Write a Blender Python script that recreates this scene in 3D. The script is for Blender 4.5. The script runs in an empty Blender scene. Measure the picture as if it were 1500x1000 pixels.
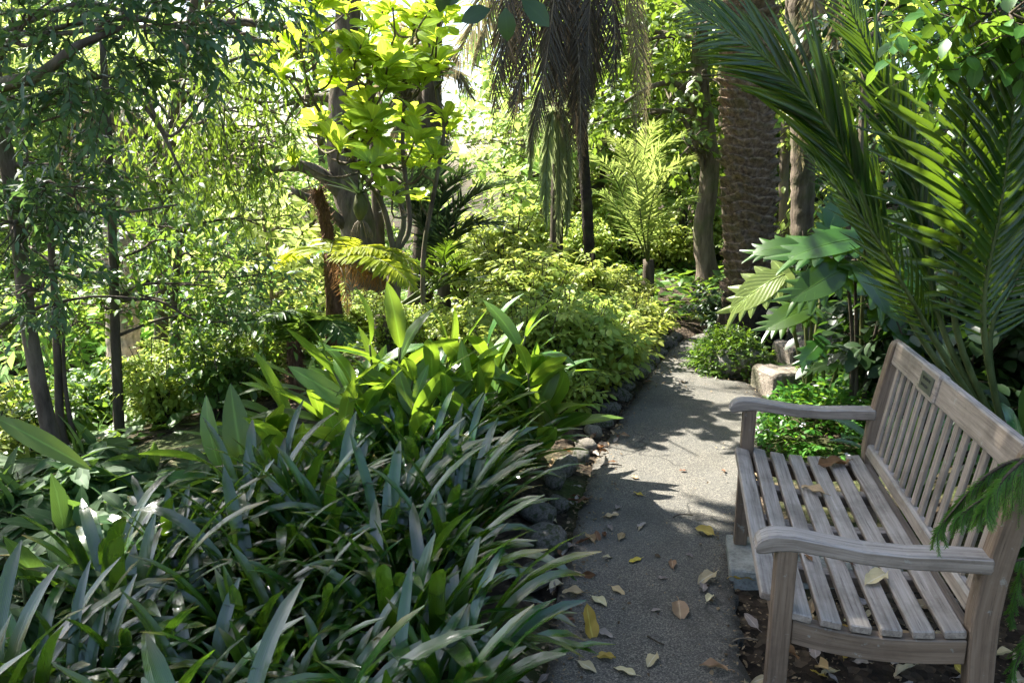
import bpy, math, random
import numpy as np
from mathutils import Vector, Matrix
R = np.random.default_rng(11)
random.seed(11)
SC = bpy.context.scene
COL = SC.collection
PI = math.pi

# ---------------------------------------------------------------- camera
CAM_H, PITCH, FPX = 1.60, math.radians(12.8), 1100.0
cam_d = bpy.data.cameras.new('camera'); cam = bpy.data.objects.new('camera', cam_d); COL.objects.link(cam)
cam_d.sensor_width = 36.0; cam_d.lens = FPX * 36 / 1500; cam_d.clip_start = .05; cam_d.clip_end = 2000
cam.location = (0, 0, CAM_H); cam.rotation_euler = (PI / 2 - PITCH, 0, 0); SC.camera = cam
cP, sP = math.cos(PITCH), math.sin(PITCH)

def W(px, py, depth):
    """the point of the place seen at a photo pixel, at a given distance ahead"""
    u, v = (px - 750) / FPX, (py - 500) / FPX
    f = cP - v * sP; d = sP + v * cP
    return np.array([u / f * depth, depth, CAM_H - d / f * depth])

def GP(px, py, z=0.0):
    u, v = (px - 750) / FPX, (py - 500) / FPX
    f = cP - v * sP; d = sP + v * cP
    dep = (CAM_H - z) / (d / f)
    return np.array([u / f * dep, dep, z])

SUN_TO = np.array([-.62, .46, .88]); SUN_TO /= np.linalg.norm(SUN_TO)

# ---------------------------------------------------------------- small vector helpers
def nz(a):
    a = np.asarray(a, float)
    return a / np.maximum(np.linalg.norm(a, axis=-1, keepdims=True), 1e-9)

def rnd_dirs(n):
    return nz(R.normal(size=(n, 3)))

def spline(pts, n):
    """Catmull-Rom through pts, n samples"""
    p = np.asarray(pts, float)
    if len(p) == 2:
        t = np.linspace(0, 1, n)[:, None]; return p[0] * (1 - t) + p[1] * t
    q = np.vstack([2 * p[0] - p[1], p, 2 * p[-1] - p[-2]])
    ts = np.linspace(0, len(p) - 1 - 1e-6, n); i = ts.astype(int); f = (ts - i)[:, None]
    a, b, c, d = q[i], q[i + 1], q[i + 2], q[i + 3]
    return .5 * ((2 * b) + (c - a) * f + (2 * a - 5 * b + 4 * c - d) * f ** 2 + (3 * b - a - 3 * c + d) * f ** 3)

def interp(xs, ys, t): return np.interp(t, xs, ys)

def sstep(a, b, x):
    t = np.clip((np.asarray(x, float) - a) / (b - a), 0, 1); return t * t * (3 - 2 * t)

_ph = R.uniform(0, 6.28, (12, 2)); _fr = R.normal(size=(12, 2))
def wob(x, y, s=1.0):
    x = np.asarray(x, float) * s; y = np.asarray(y, float) * s
    o = 0
    for k in range(12):
        o = o + np.sin(_fr[k, 0] * x * (1 + k * .25) + _ph[k, 0]) * np.cos(_fr[k, 1] * y * (1 + k * .25) + _ph[k, 1]) / (1 + k * .35)
    return o / 3.5

# ---------------------------------------------------------------- mesh builder
class MB:
    def __init__(s): s.v = []; s.f = []; s.a = []; s.n = 0
    def add(s, v, faces, lf=None, mi=0):
        v = np.asarray(v, float).reshape(-1, 3)
        if lf is None: lf = np.zeros_like(v)
        s.v.append(v); s.a.append(np.asarray(lf, float).reshape(-1, 3))
        if not isinstance(faces, list): faces = [faces]
        for fa in faces:
            fa = np.asarray(fa, int)
            if len(fa): s.f.append((fa + s.n, mi))
        s.n += len(v)
    def mesh(s, name, mats, smooth=True):
        me = bpy.data.meshes.new(name)
        V = np.vstack(s.v); A = np.vstack(s.a)
        me.vertices.add(len(V)); me.vertices.foreach_set('co', V.astype(np.float32).ravel())
        idx = np.concatenate([f.ravel() for f, _ in s.f])
        tot = np.concatenate([np.full(len(f), f.shape[1]) for f, _ in s.f])
        mi = np.concatenate([np.full(len(f), m) for f, m in s.f])
        me.loops.add(len(idx)); me.loops.foreach_set('vertex_index', idx.astype(np.int32))
        me.polygons.add(len(tot))
        st = np.concatenate([[0], np.cumsum(tot)[:-1]])
        me.polygons.foreach_set('loop_start', st.astype(np.int32))
        me.polygons.foreach_set('loop_total', tot.astype(np.int32))
        me.polygons.foreach_set('material_index', mi.astype(np.int32))
        me.polygons.foreach_set('use_smooth', np.full(len(tot), smooth))
        at = me.attributes.new('lf', 'FLOAT_VECTOR', 'POINT'); at.data.foreach_set('vector', A.astype(np.float32).ravel())
        for m in (mats if isinstance(mats, (list, tuple)) else [mats]): me.materials.append(m)
        me.update(calc_edges=True); me.validate()
        return me
    def build(s, name, mats, parent=None, smooth=True):
        return link(name, s.mesh(name, mats, smooth), parent)

def link(name, data, parent=None):
    o = bpy.data.objects.new(name, data); COL.objects.link(o)
    if parent is not None: o.parent = parent
    return o
def tag(o, label=None, cat=None, group=None, kind=None):
    if label: o['label'] = label
    if cat: o['category'] = cat
    if group: o['group'] = group
    if kind: o['kind'] = kind
    return o
def thing(name, label, cat, loc=(0, 0, 0), group=None, rz=0):
    o = bpy.data.objects.new(name, None); COL.objects.link(o); o.empty_display_size = .1
    o.location = tuple(loc); o.rotation_euler = (0, 0, rz)
    return tag(o, label, cat, group)
def dup(root, loc, rz=0, scale=1, label=None, group=None, tilt=(0, 0)):
    r = root.copy(); COL.objects.link(r)
    r.location = tuple(loc); r.rotation_euler = (tilt[0], tilt[1], rz)
    r.scale = (scale,) * 3 if np.isscalar(scale) else scale
    if label: r['label'] = label
    if group: r['group'] = group
    for ch in root.children:
        c = ch.copy(); COL.objects.link(c); c.parent = r
        for g in ch.children:
            d = g.copy(); COL.objects.link(d); d.parent = c
    return r

# ---------------------------------------------------------------- shapes
def tube(mb, pts, rad, sides=8, lf=0.0, mi=0, cap=True, rough=0.0):
    P = np.asarray(pts, float); n = len(P)
    rad = np.broadcast_to(np.asarray(rad, float), (n,))
    T = nz(np.gradient(P, axis=0))
    ref = np.array([0, 0, 1.]) if abs(T[0, 2]) < .9 else np.array([1., 0, 0])
    N = np.zeros_like(P); x = nz(np.cross(T[0], ref))
    for i in range(n):
        x = nz(x - T[i] * np.dot(x, T[i])); N[i] = x
    B = np.cross(T, N)
    a = np.linspace(0, 2 * PI, sides, endpoint=False)
    rr = rad[:, None] * (1 + (R.uniform(-rough, rough, (n, sides)) if rough else 0))
    V = P[:, None] + rr[..., None] * (np.cos(a)[None, :, None] * N[:, None] + np.sin(a)[None, :, None] * B[:, None])
    i = np.arange(n - 1)[:, None] * sides; j = np.arange(sides)[None]; k = (j + 1) % sides
    F = np.stack([i + j, i + k, i + sides + k, i + sides + j], -1).reshape(-1, 4)
    L = np.zeros((n, sides, 3)); d = np.concatenate([[0], np.cumsum(np.linalg.norm(np.diff(P, axis=0), axis=1))])
    L[..., 0] = (a / (2 * PI))[None]; L[..., 1] = d[:, None]; L[..., 2] = lf
    fs = [F]
    if cap: fs += [np.arange(sides)[::-1][None], (np.arange(sides) + (n - 1) * sides)[None]]
    mb.add(V.reshape(-1, 3), fs, L.reshape(-1, 3), mi)

def sweep(mb, C, Wd, Ht, X, Z, ch=.004, g=0.0, mi=0):
    """chamfered rectangular bar through centres C; widths along X, heights along Z (arrays); lf = grain coordinates"""
    C = np.asarray(C, float); n = len(C)
    Wd = np.broadcast_to(np.asarray(Wd, float), (n,)); Ht = np.broadcast_to(np.asarray(Ht, float), (n,))
    X = np.broadcast_to(np.asarray(X, float), (n, 3)); Z = np.broadcast_to(np.asarray(Z, float), (n, 3))
    T = nz(np.gradient(C, axis=0))
    C2 = np.vstack([C[0], C[0] + T[0] * ch, C[1:-1], C[-1] - T[-1] * ch, C[-1]]) if n > 1 else C
    W2 = np.concatenate([[Wd[0] - 2 * ch], Wd[:1], Wd[1:-1], Wd[-1:], [Wd[-1] - 2 * ch]])
    H2 = np.concatenate([[Ht[0] - 2 * ch], Ht[:1], Ht[1:-1], Ht[-1:], [Ht[-1] - 2 * ch]])
    X2 = np.vstack([X[0], X, X[-1]]); Z2 = np.vstack([Z[0], Z, Z[-1]])
    m = len(C2); V = np.zeros((m, 8, 3)); L = np.zeros((m, 8, 3))
    d = np.concatenate([[0], np.cumsum(np.linalg.norm(np.diff(C2, axis=0), axis=1))])
    o = R.uniform(0, 50, 3)
    for i in range(m):
        w, h = W2[i] / 2, H2[i] / 2; c = min(ch, w * .9, h * .9)
        q = np.array([[w - c, -h], [w, -h + c], [w, h - c], [w - c, h], [-w + c, h], [-w, h - c], [-w, -h + c], [-w + c, -h]])
        V[i] = C2[i] + q[:, :1] * X2[i] + q[:, 1:] * Z2[i]
        L[i, :, 0] = d[i]; L[i, :, 1:] = q
    L += o
    i = np.arange(m - 1)[:, None] * 8; j = np.arange(8)[None]; k = (j + 1) % 8
    F = np.stack([i + j, i + k, i + 8 + k, i + 8 + j], -1).reshape(-1, 4)
    mb.add(V.reshape(-1, 3), [F, np.arange(8)[::-1][None], (np.arange(8) + (m - 1) * 8)[None]], L.reshape(-1, 3), mi)

def leaf_tpl(rows, wid, fold=.2, curve=.15, cols=3, wave=0.0, cup=0.0):
    """unit leaf along +Y, x across, z up.  wid = full widths at rows (fraction of the length)"""
    t = np.asarray(rows, float); w = np.asarray(wid, float); c = np.linspace(-.5, .5, cols)
    V = np.zeros((len(t), cols, 3)); A = np.zeros((len(t), cols, 3))
    V[..., 0] = c[None] * w[:, None]
    V[..., 1] = (t - .5 * curve * curve * t ** 3)[:, None]
    V[..., 2] = (-curve * t ** 2)[:, None] + fold * np.abs(V[..., 0]) + cup * (c[None] * 2) ** 2 * w[:, None]
    if wave: V[..., 2] += wave * np.sin(t * 17)[:, None] * np.sign(c)[None] * np.abs(c)[None] * w[:, None] * 2
    A[..., 0] = c + .5; A[..., 1] = t[:, None]
    i = np.arange(len(t) - 1)[:, None] * cols; j = np.arange(cols - 1)[None]
    F = np.stack([i + j, i + j + 1, i + cols + j + 1, i + cols + j], -1).reshape(-1, 4)
    return V.reshape(-1, 3), F, A.reshape(-1, 3)

T_SMALL = leaf_tpl([0, .35, .72, 1], [.03, .46, .36, .02], .25, .18)          # ovate, shrub
T_OVAL = leaf_tpl([0, .25, .55, .82, 1], [.05, .42, .56, .36, .03], .18, .22)  # broad oval
T_LANCE = leaf_tpl([0, .3, .7, 1], [.03, .24, .17, .01], .25, .2)              # lance, hanging
T_FAR = leaf_tpl([0, .5, 1], [.05, .5, .03], .25, .15)                         # cheap
T_OBOV = leaf_tpl([0, .2, .45, .7, .9, 1], [.06, .15, .34, .46, .34, .08], .16, .25)  # whorl leaf
T_GING = leaf_tpl([0, .1, .25, .45, .65, .82, .94, 1], [.03, .11, .2, .235, .21, .14, .06, .01], .22, .28, cols=5, cup=-.05)
T_LFT = leaf_tpl([0, .12, .45, .75, 1], [.035, .075, .07, .045, .004], .5, .18)   # palm leaflet
T_LFTD = leaf_tpl([0, .12, .4, .7, 1], [.03, .06, .06, .04, .004], .6, .55)     # drooping leaflet
T_PINNA = leaf_tpl([0, .5, 1], [.2, .16, .01], .1, .1)

def scatter(mb, tpl, pos, d, nrm, size, rnd, wide=1.0, mi=0):
    tv, tf, ta = tpl; M = len(pos)
    if M == 0: return
    y = nz(d); x = np.cross(y, nrm); bad = np.linalg.norm(x, axis=1) < 1e-3
    if bad.any(): x[bad] = np.cross(y[bad], [.3, 1, .2])
    x = nz(x); z = np.cross(x, y)
    s = np.broadcast_to(np.asarray(size, float), (M,))
    wd = np.broadcast_to(np.asarray(wide, float), (M,))
    V = pos[:, None] + s[:, None, None] * (tv[None, :, :1] * (wd[:, None, None] * x[:, None]) + tv[None, :, 1:2] * y[:, None] + tv[None, :, 2:] * z[:, None])
    A = np.broadcast_to(ta[None], (M,) + ta.shape).copy(); A[..., 2] = np.broadcast_to(np.asarray(rnd, float), (M,))[:, None]
    F = (tf[None] + (np.arange(M) * len(tv))[:, None, None]).reshape(-1, tf.shape[1])
    mb.add(V.reshape(-1, 3), F, A.reshape(-1, 3), mi)

GAPS = []   # (point, radius): places the sun reaches through the canopy
def sun_ok(p, extra=0.0, only=None):
    ok = np.ones(len(p), bool)
    for g, r in GAPS[:only]:
        v = p - g; a = v @ SUN_TO
        dist = np.linalg.norm(v - a[:, None] * SUN_TO, axis=1)
        ok &= ~((dist < r + extra) & (a > .55))
    return ok

def twigs(mb, wood, B, D, L, K, tpl, size, droop=.3, spread=.9, up=.7, base_rnd=None, wr=.0022, wide=1.0, pair=False):
    """sprays of K leaves along each twig (base B, direction D, length L)"""
    n = len(B); D = nz(D); L = np.broadcast_to(np.asarray(L, float), (n,))
    side = nz(np.cross(D, np.array([0, 0, 1.]) + R.normal(size=(n, 3)) * .35)); nrm = np.cross(side, D)
    br = R.uniform(.15, .85, n) if base_rnd is None else base_rnd
    for k in range(K):
        t = (k + .6 + R.uniform(-.2, .2, n)) / K
        p = B + D * (L * t)[:, None]; p[:, 2] -= droop * L * t ** 2
        tan = D.copy(); tan[:, 2] -= 2 * droop * t; tan = nz(tan)
        sg = (1 if k % 2 else -1)
        a = spread * R.uniform(.7, 1.2, n) * (.35 if k == K - 1 else 1)
        d = tan * np.cos(a)[:, None] + sg * side * np.sin(a)[:, None] + R.normal(size=(n, 3)) * .18
        d[:, 2] -= droop * .6
        nn = nrm * .5 + np.array([0, 0, up]) + R.normal(size=(n, 3)) * .35
        scatter(mb, tpl, p, d, nn, size * R.uniform(.65, 1.2, n), np.clip(br + R.normal(size=n) * .13, 0, 1), wide)
    if wood is not None:
        m = 4; t = np.linspace(0, 1, m)
        P = B[:, None] + D[:, None] * (L[:, None] * t)[..., None]; P[..., 2] -= droop * L[:, None] * t ** 2
        x = side; y = np.cross(D, side); V = []
        for a in (0, 2.1, 4.2):
            V.append(P + (wr * (1.3 - t))[None, :, None] * (x * math.cos(a) + y * math.sin(a))[:, None])
        V = np.stack(V, 2)  # n,m,3,3
        i = np.arange(m - 1)[:, None] * 3; j = np.arange(3)[None]; k = (j + 1) % 3
        F = np.stack([i + j, i + k, i + 3 + k, i + 3 + j], -1).reshape(-1, 4)
        F = (F[None] + (np.arange(n) * m * 3)[:, None, None]).reshape(-1, 4)
        wood.add(V.reshape(-1, 3), F, np.full((n * m * 3, 3), .5))

def clump_points(c, r, n, shell=.55):
    d = rnd_dirs(n); rad = R.uniform(0, 1, n) ** (1 / 3) * (1 - shell) + shell * R.uniform(.75, 1.05, n) ** 1
    rad = np.clip(rad, 0, 1.05); lump = 1 + .22 * np.sin(d[:, 0] * 5 + c[0] * 3) * np.cos(d[:, 2] * 6 + c[1] * 2)
    return np.asarray(c) + d * np.asarray(r) * (rad * lump)[:, None], d

def crown(mb, wood, clumps, dens, tlen, K, tpl, size, droop=.3, spread=.9, up=.7, gaps=True, wide=1.0, shell=.5, outward=.7, hang=0.0, wr=.0022):
    for c, r in clumps:
        r = np.broadcast_to(np.asarray(r, float), (3,)); n = max(6, int(dens * (r[0] * r[1] + r[1] * r[2] + r[0] * r[2]) / 3))
        p, d = clump_points(c, r, n, shell)
        if gaps:
            k = sun_ok(p); p, d = p[k], d[k]
        if len(p) == 0: continue
        D = d * outward + R.normal(size=d.shape) * .5 + np.array([0, 0, .12 - hang])
        # thin some pockets so that light comes through
        f = np.sin(p[:, 0] * 7.3 + c[1]) * np.sin(p[:, 1] * 6.1 + c[2]) * np.sin(p[:, 2] * 7.9 + c[0])
        k = f < .33; p, D = p[k], D[k]
        twigs(mb, wood, p - nz(D) * tlen * .4, D, tlen * R.uniform(.6, 1.25, len(p)), K, tpl, size, droop, spread, up, wide=wide, wr=wr)

def limb(mb, a, b, r0, r1, sag=0.1, n=9, sides=7, jit=.05):
    a = np.asarray(a, float); b = np.asarray(b, float); L = np.linalg.norm(b - a)
    m = [a]
    for t in (.33, .66):
        q = a * (1 - t) + b * t + R.normal(size=3) * jit * L; q[2] += sag * L * math.sin(t * PI); m.append(q)
    m.append(b)
    P = spline(m, n); tube(mb, P, np.linspace(r0, r1, n), sides, lf=R.uniform(), rough=.06)
    return P

def frond(ra, lf, pts, n, length, r0=.012, ang=.9, lift=.25, droop=0.0, tpl=T_LFT, bare=.16, nup=(0, 0, 1), wide=1.0, jit=.12, taper=.35, both=True, cut=0.0):
    """a feather frond: rachis through pts and n pairs of leaflets"""
    P = spline(pts, 26); tube(ra, P, np.linspace(r0, r0 * .15, 26), 6, lf=.5)
    s = np.linspace(bare, .995, n); i = s * 25; i0 = np.minimum(i.astype(int), 24); f = (i - i0)[:, None]
    C = P[i0] * (1 - f) + P[i0 + 1] * f
    T = nz(np.gradient(P, axis=0))[i0]
    N = np.asarray(nup, float) + 0 * T; N = nz(N - T * np.sum(N * T, 1, keepdims=True)); S = np.cross(T, N)
    q = (s - bare) / (1 - bare)
    prof = np.clip(np.sin(PI * (.18 + .70 * q)) ** .8, 0, 1) * (1 - taper * q ** 2)
    a = ang * (1.12 - .6 * q) if np.isscalar(ang) else ang[0] + (ang[1] - ang[0]) * q
    for sg in (1, -1):
        j = R.normal(size=(n, 3)) * jit
        d = T * np.cos(a)[:, None] + sg * S * np.sin(a)[:, None] + N * lift + j
        d[:, 2] -= droop
        nn = N - sg * S * lift + R.normal(size=(n, 3)) * .2
        keep = R.uniform(size=n) > cut
        scatter(lf, tpl, C[keep], d[keep], nn[keep], (length * prof * R.uniform(.85, 1.1, n))[keep], np.clip(R.normal(.5, .2, n), 0, 1)[keep], wide)
# ---------------------------------------------------------------- materials
def mat(name):
    m = bpy.data.materials.new(name); m.use_nodes = True; nt = m.node_tree; nt.nodes.clear()
    return m, nt
class NT:
    def __init__(s, nt): s.nt = nt
    def __call__(s, typ, ins=None, **kw):
        n = s.nt.nodes.new(typ)
        for k, v in kw.items(): setattr(n, k, v)
        for k, v in (ins or {}).items():
            sock = n.inputs[k]
            if isinstance(v, bpy.types.NodeSocket): s.nt.links.new(v, sock)
            else: sock.default_value = v
        return n
    def ramp(s, fac, stops, interp='LINEAR'):
        n = s.nt.nodes.new('ShaderNodeValToRGB'); s.nt.links.new(fac, n.inputs[0]); e = n.color_ramp.elements; n.color_ramp.interpolation = interp
        while len(e) < len(stops): e.new(.5)
        for i, (p, c) in enumerate(stops):
            e[i].position = p; e[i].color = (c if len(c) == 4 else (*c, 1)) if not np.isscalar(c) else (c, c, c, 1)
        return n.outputs[0]
    def math(s, op, a, b=None, clamp=False):
        n = s.nt.nodes.new('ShaderNodeMath'); n.operation = op; n.use_clamp = clamp
        for i, v in enumerate((a, b)):
            if v is None: continue
            if isinstance(v, bpy.types.NodeSocket): s.nt.links.new(v, n.inputs[i])
            else: n.inputs[i].default_value = v
        return n.outputs[0]
    def mix(s, fac, a, b, typ='MIX'):
        n = s.nt.nodes.new('ShaderNodeMix'); n.data_type = 'RGBA'; n.blend_type = typ
        for i, v in ((0, fac), (6, a), (7, b)):
            if isinstance(v, bpy.types.NodeSocket): s.nt.links.new(v, n.inputs[i])
            else: n.inputs[i].default_value = v if np.isscalar(v) else (*v, 1) if len(v) == 3 else v
        return n.outputs[2]
    def noise(s, vec, scale, detail=4, rough=.55):
        return s('ShaderNodeTexNoise', {'Vector': vec, 'Scale': scale, 'Detail': detail, 'Roughness': rough}).outputs[0]

def leaf_mat(name, lo, hi, tr, trans=.4, rough=.38, spec=.5, rib=.35, ribs=0, hue=.05, brown=0.0, coat=0.0):
    m, nt = mat(name); N = NT(nt)
    at = N('ShaderNodeAttribute', attribute_name='lf'); sx = N('ShaderNodeSeparateXYZ', {0: at.outputs['Vector']})
    u, v, r = sx.outputs
    oi = N('ShaderNodeObjectInfo')
    geo = N('ShaderNodeTexCoord')
    nz_ = N.math('ADD', N.math('MULTIPLY', N.noise(geo.outputs['Object'], 9.0, 3), .6), N.math('MULTIPLY', N.noise(geo.outputs['Object'], 70.0, 3), .4))
    f = N.math('ADD', N.math('MULTIPLY', r, .75), N.math('MULTIPLY', N.math('SUBTRACT', nz_, .5), .6), clamp=True)
    c = N.mix(f, lo, hi)
    hs = N('ShaderNodeHueSaturation', {'Hue': N.math('ADD', .5 - hue / 2, N.math('MULTIPLY', oi.outputs['Random'], hue)), 'Saturation': 1.0, 'Value': N.math('ADD', .85, N.math('MULTIPLY', oi.outputs['Random'], .3)), 'Color': c})
    c = hs.outputs[0]
    d = N.math('ABSOLUTE', N.math('SUBTRACT', u, .5))
    midrib = N.ramp(d, [(0, rib), (.07, 0)])
    lite = tuple(min(1, x * 2.2 + .02) for x in hi)
    c = N.mix(midrib, c, lite)
    if brown:   # dry tips
        tip = N.math('MULTIPLY', N.ramp(v, [(.86, 0), (1, 1)]), N.ramp(r, [(.6, 0), (.75, 1)]))
        c = N.mix(N.math('MULTIPLY', tip, brown), c, (.16, .09, .03))
        c = N.mix(N.ramp(r, [(.96, 0), (.97, 1)]), c, (.22, .15, .06))
    bs = N('ShaderNodeBsdfPrincipled', {'Base Color': c, 'Roughness': rough, 'Specular IOR Level': spec, 'Coat Weight': coat, 'Coat Roughness': .13, 'Coat IOR': 1.6})
    if ribs:
        w = N.math('SINE', N.math('MULTIPLY', u, ribs)) if ribs > 0 else N.math('SINE', N.math('ADD', N.math('MULTIPLY', v, -ribs), N.math('MULTIPLY', d, ribs * 1.1)))
        b = N('ShaderNodeBump', {'Height': w, 'Strength': .25, 'Distance': .002}); nt.links.new(b.outputs[0], bs.inputs['Normal'])
    tc = N.mix(.5, c, tr, 'MIX')
    tb = N('ShaderNodeBsdfTranslucent', {'Color': tc})
    mx = N('ShaderNodeMixShader', {0: trans, 1: bs.outputs[0], 2: tb.outputs[0]})
    N('ShaderNodeOutputMaterial', {0: mx.outputs[0]})
    return m

def bark_mat(name, lo, hi, scale=14, stretch=.18, moss=0.0, bump=.8, rough=.9):
    m, nt = mat(name); N = NT(nt)
    tc = N('ShaderNodeTexCoord'); mp = N('ShaderNodeMapping', {'Vector': tc.outputs['Object'], 'Scale': (1, 1, stretch)})
    a = N.noise(mp.outputs[0], scale, 6, .65); b = N.noise(tc.outputs['Object'], scale * .2, 3)
    c = N.mix(N.ramp(a, [(.3, 0), (.7, 1)]), lo, hi)
    c = N.mix(N.math('MULTIPLY', N.ramp(b, [(.5, 0), (.65, 1)]), moss), c, (.06, .08, .02))
    bp = N('ShaderNodeBump', {'Height': a, 'Strength': bump, 'Distance': .02})
    bs = N('ShaderNodeBsdfPrincipled', {'Base Color': c, 'Roughness': rough, 'Specular IOR Level': .2, 'Normal': bp.outputs[0]})
    N('ShaderNodeOutputMaterial', {0: bs.outputs[0]}); return m

def wood_mat(name, lo, mid, hi, dirt=.5):
    """weathered teak: grain along lf.x"""
    m, nt = mat(name); N = NT(nt)
    at = N('ShaderNodeAttribute', attribute_name='lf')
    mp = N('ShaderNodeMapping', {'Vector': at.outputs['Vector'], 'Scale': (3.2, 75, 75)})
    g = N.noise(mp.outputs[0], 1.0, 6, .6)
    mp2 = N('ShaderNodeMapping', {'Vector': at.outputs['Vector'], 'Scale': (7, 190, 190)})
    g2 = N.noise(mp2.outputs[0], 1.0, 4, .6)
    tc = N('ShaderNodeTexCoord'); big = N.noise(tc.outputs['Object'], 7.0, 5, .65); sp = N.noise(tc.outputs['Object'], 60.0, 3)
    c = N.ramp(N.math('ADD', N.math('MULTIPLY', g, .6), N.math('MULTIPLY', g2, .4)), [(.3, lo), (.48, mid), (.68, hi)])
    c = N.mix(N.math('MULTIPLY', N.ramp(big, [(.48, 0), (.72, 1)]), dirt), c, tuple(x * .5 for x in lo))
    c = N.mix(N.math('MULTIPLY', N.ramp(sp, [(.6, 0), (.72, 1)]), .25), c, (.10, .09, .07))
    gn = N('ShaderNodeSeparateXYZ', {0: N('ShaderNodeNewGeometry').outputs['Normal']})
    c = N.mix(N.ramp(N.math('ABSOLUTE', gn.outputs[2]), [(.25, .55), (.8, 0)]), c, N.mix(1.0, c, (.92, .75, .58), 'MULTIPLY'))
    lich = N.noise(tc.outputs['Object'], 26.0, 5, .7); c = N.mix(N.ramp(lich, [(.63, 0), (.70, .45)]), c, (.33, .35, .31))
    crack = N.ramp(g2, [(.3, 1), (.36, 0)])
    c = N.mix(N.math('MULTIPLY', crack, .6), c, tuple(x * .3 for x in lo))
    bp = N('ShaderNodeBump', {'Height': N.math('ADD', g, N.math('MULTIPLY', g2, .7)), 'Strength': .45, 'Distance': .0025})
    bs = N('ShaderNodeBsdfPrincipled', {'Base Color': c, 'Roughness': N.ramp(g, [(.3, .75), (.7, .52)]), 'Specular IOR Level': .45, 'Normal': bp.outputs[0]})
    N('ShaderNodeOutputMaterial', {0: bs.outputs[0]}); return m

def stone_mat(name, lo, hi, scale=8, moss=.5, mosscol=(.05, .075, .015), bump=1.0):
    m, nt = mat(name); N = NT(nt); tc = N('ShaderNodeTexCoord'); o = tc.outputs['Object']
    a = N.noise(o, scale, 8, .65); b = N.noise(o, scale * .35, 4); c2 = N.noise(o, scale * 8, 3)
    c = N.ramp(N.math('ADD', N.math('MULTIPLY', a, .7), N.math('MULTIPLY', c2, .3)), [(.35, lo), (.62, hi)])
    c = N.mix(N.math('MULTIPLY', N.ramp(b, [(.48, 0), (.6, 1)]), moss), c, mosscol)
    bp = N('ShaderNodeBump', {'Height': N.math('ADD', a, N.math('MULTIPLY', c2, .4)), 'Strength': bump, 'Distance': .02})
    bs = N('ShaderNodeBsdfPrincipled', {'Base Color': c, 'Roughness': .88, 'Specular IOR Level': .25, 'Normal': bp.outputs[0]})
    N('ShaderNodeOutputMaterial', {0: bs.outputs[0]}); return m

def asphalt_mat():
    m, nt = mat('worn_asphalt'); N = NT(nt); o = N('ShaderNodeTexCoord').outputs['Object']
    v = N('ShaderNodeTexVoronoi', {'Vector': o, 'Scale': 260.0}); ag = v.outputs['Distance']; agc = v.outputs['Color']
    n1 = N.noise(o, 3.0, 6, .6); n2 = N.noise(o, 90.0, 4, .7); n3 = N.noise(o, .9, 3)
    sx = N('ShaderNodeSeparateXYZ', {0: agc})
    c = N.ramp(N.math('ADD', N.math('MULTIPLY', sx.outputs[0], .55), N.math('MULTIPLY', n2, .45)), [(.2, (.036, .034, .029)), (.55, (.104, .096, .078)), (.9, (.30, .275, .22))])
    c = N.mix(N.ramp(n1, [(.35, .0), (.7, .45)]), c, (.06, .064, .062))
    c = N.mix(N.ramp(n3, [(.45, .0), (.7, .4)]), c, (.15, .145, .125))
    at = N('ShaderNodeSeparateXYZ', {0: N('ShaderNodeAttribute', attribute_name='lf').outputs['Vector']})
    ed = N.math('ADD', N.math('ABSOLUTE', N.math('SUBTRACT', at.outputs[0], .5)), N.math('MULTIPLY', N.math('SUBTRACT', N.noise(o, 7.0, 5, .7), .5), .5))
    c = N.mix(N.ramp(ed, [(.43, 0), (.54, .7)]), c, (.035, .028, .020))
    vc = N('ShaderNodeTexVoronoi', {'Vector': N('ShaderNodeVectorMath', {0: o, 1: N('ShaderNodeVectorMath', {0: N('ShaderNodeTexNoise', {'Vector': o, 'Scale': 5.0}).outputs['Color'], 'Scale': .35}, operation='SCALE').outputs[0]}, operation='ADD').outputs[0], 'Scale': .9}, feature='DISTANCE_TO_EDGE')
    crk = N.math('MULTIPLY', N.ramp(vc.outputs['Distance'], [(0, 1), (.009, 0)]), N.ramp(N.noise(o, 1.3, 2), [(.5, 0), (.56, .8)]))
    c = N.mix(crk, c, (.015, .014, .012))
    st = N.noise(o, 1.7, 5, .65); c = N.mix(N.ramp(st, [(.5, 0), (.62, .5)]), c, (.045, .045, .038))
    bp = N('ShaderNodeBump', {'Height': N.math('SUBTRACT', N.math('ADD', ag, n2), crk), 'Strength': .6, 'Distance': .004})
    bs = N('ShaderNodeBsdfPrincipled', {'Base Color': c, 'Roughness': .8, 'Specular IOR Level': .35, 'Normal': bp.outputs[0]})
    N('ShaderNodeOutputMaterial', {0: bs.outputs[0]}); return m

def soil_mat():
    m, nt = mat('leaf_mould_soil'); N = NT(nt); o = N('ShaderNodeTexCoord').outputs['Object']
    v = N('ShaderNodeTexVoronoi', {'Vector': o, 'Scale': 32.0, 'Randomness': 1.0}); sx = N('ShaderNodeSeparateXYZ', {0: v.outputs['Color']})
    n = N.noise(o, 14.0, 7, .7); n3 = N.noise(o, .8, 4)
    c = N.ramp(N.math('ADD', N.math('MULTIPLY', sx.outputs[0], .5), N.math('MULTIPLY', n, .5)), [(.25, (.014, .011, .008)), (.55, (.045, .033, .022)), (.80, (.12, .09, .06)), (.92, (.26, .21, .15))])
    c = N.mix(N.ramp(n3, [(.5, 0), (.62, .75)]), c, (.05, .075, .018))
    bp = N('ShaderNodeBump', {'Height': N.math('ADD', n, N.math('MULTIPLY', v.outputs['Distance'], .6)), 'Strength': 1.0, 'Distance': .03})
    bs = N('ShaderNodeBsdfPrincipled', {'Base Color': c, 'Roughness': .95, 'Specular IOR Level': .15, 'Normal': bp.outputs[0]})
    N('ShaderNodeOutputMaterial', {0: bs.outputs[0]}); return m

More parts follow.
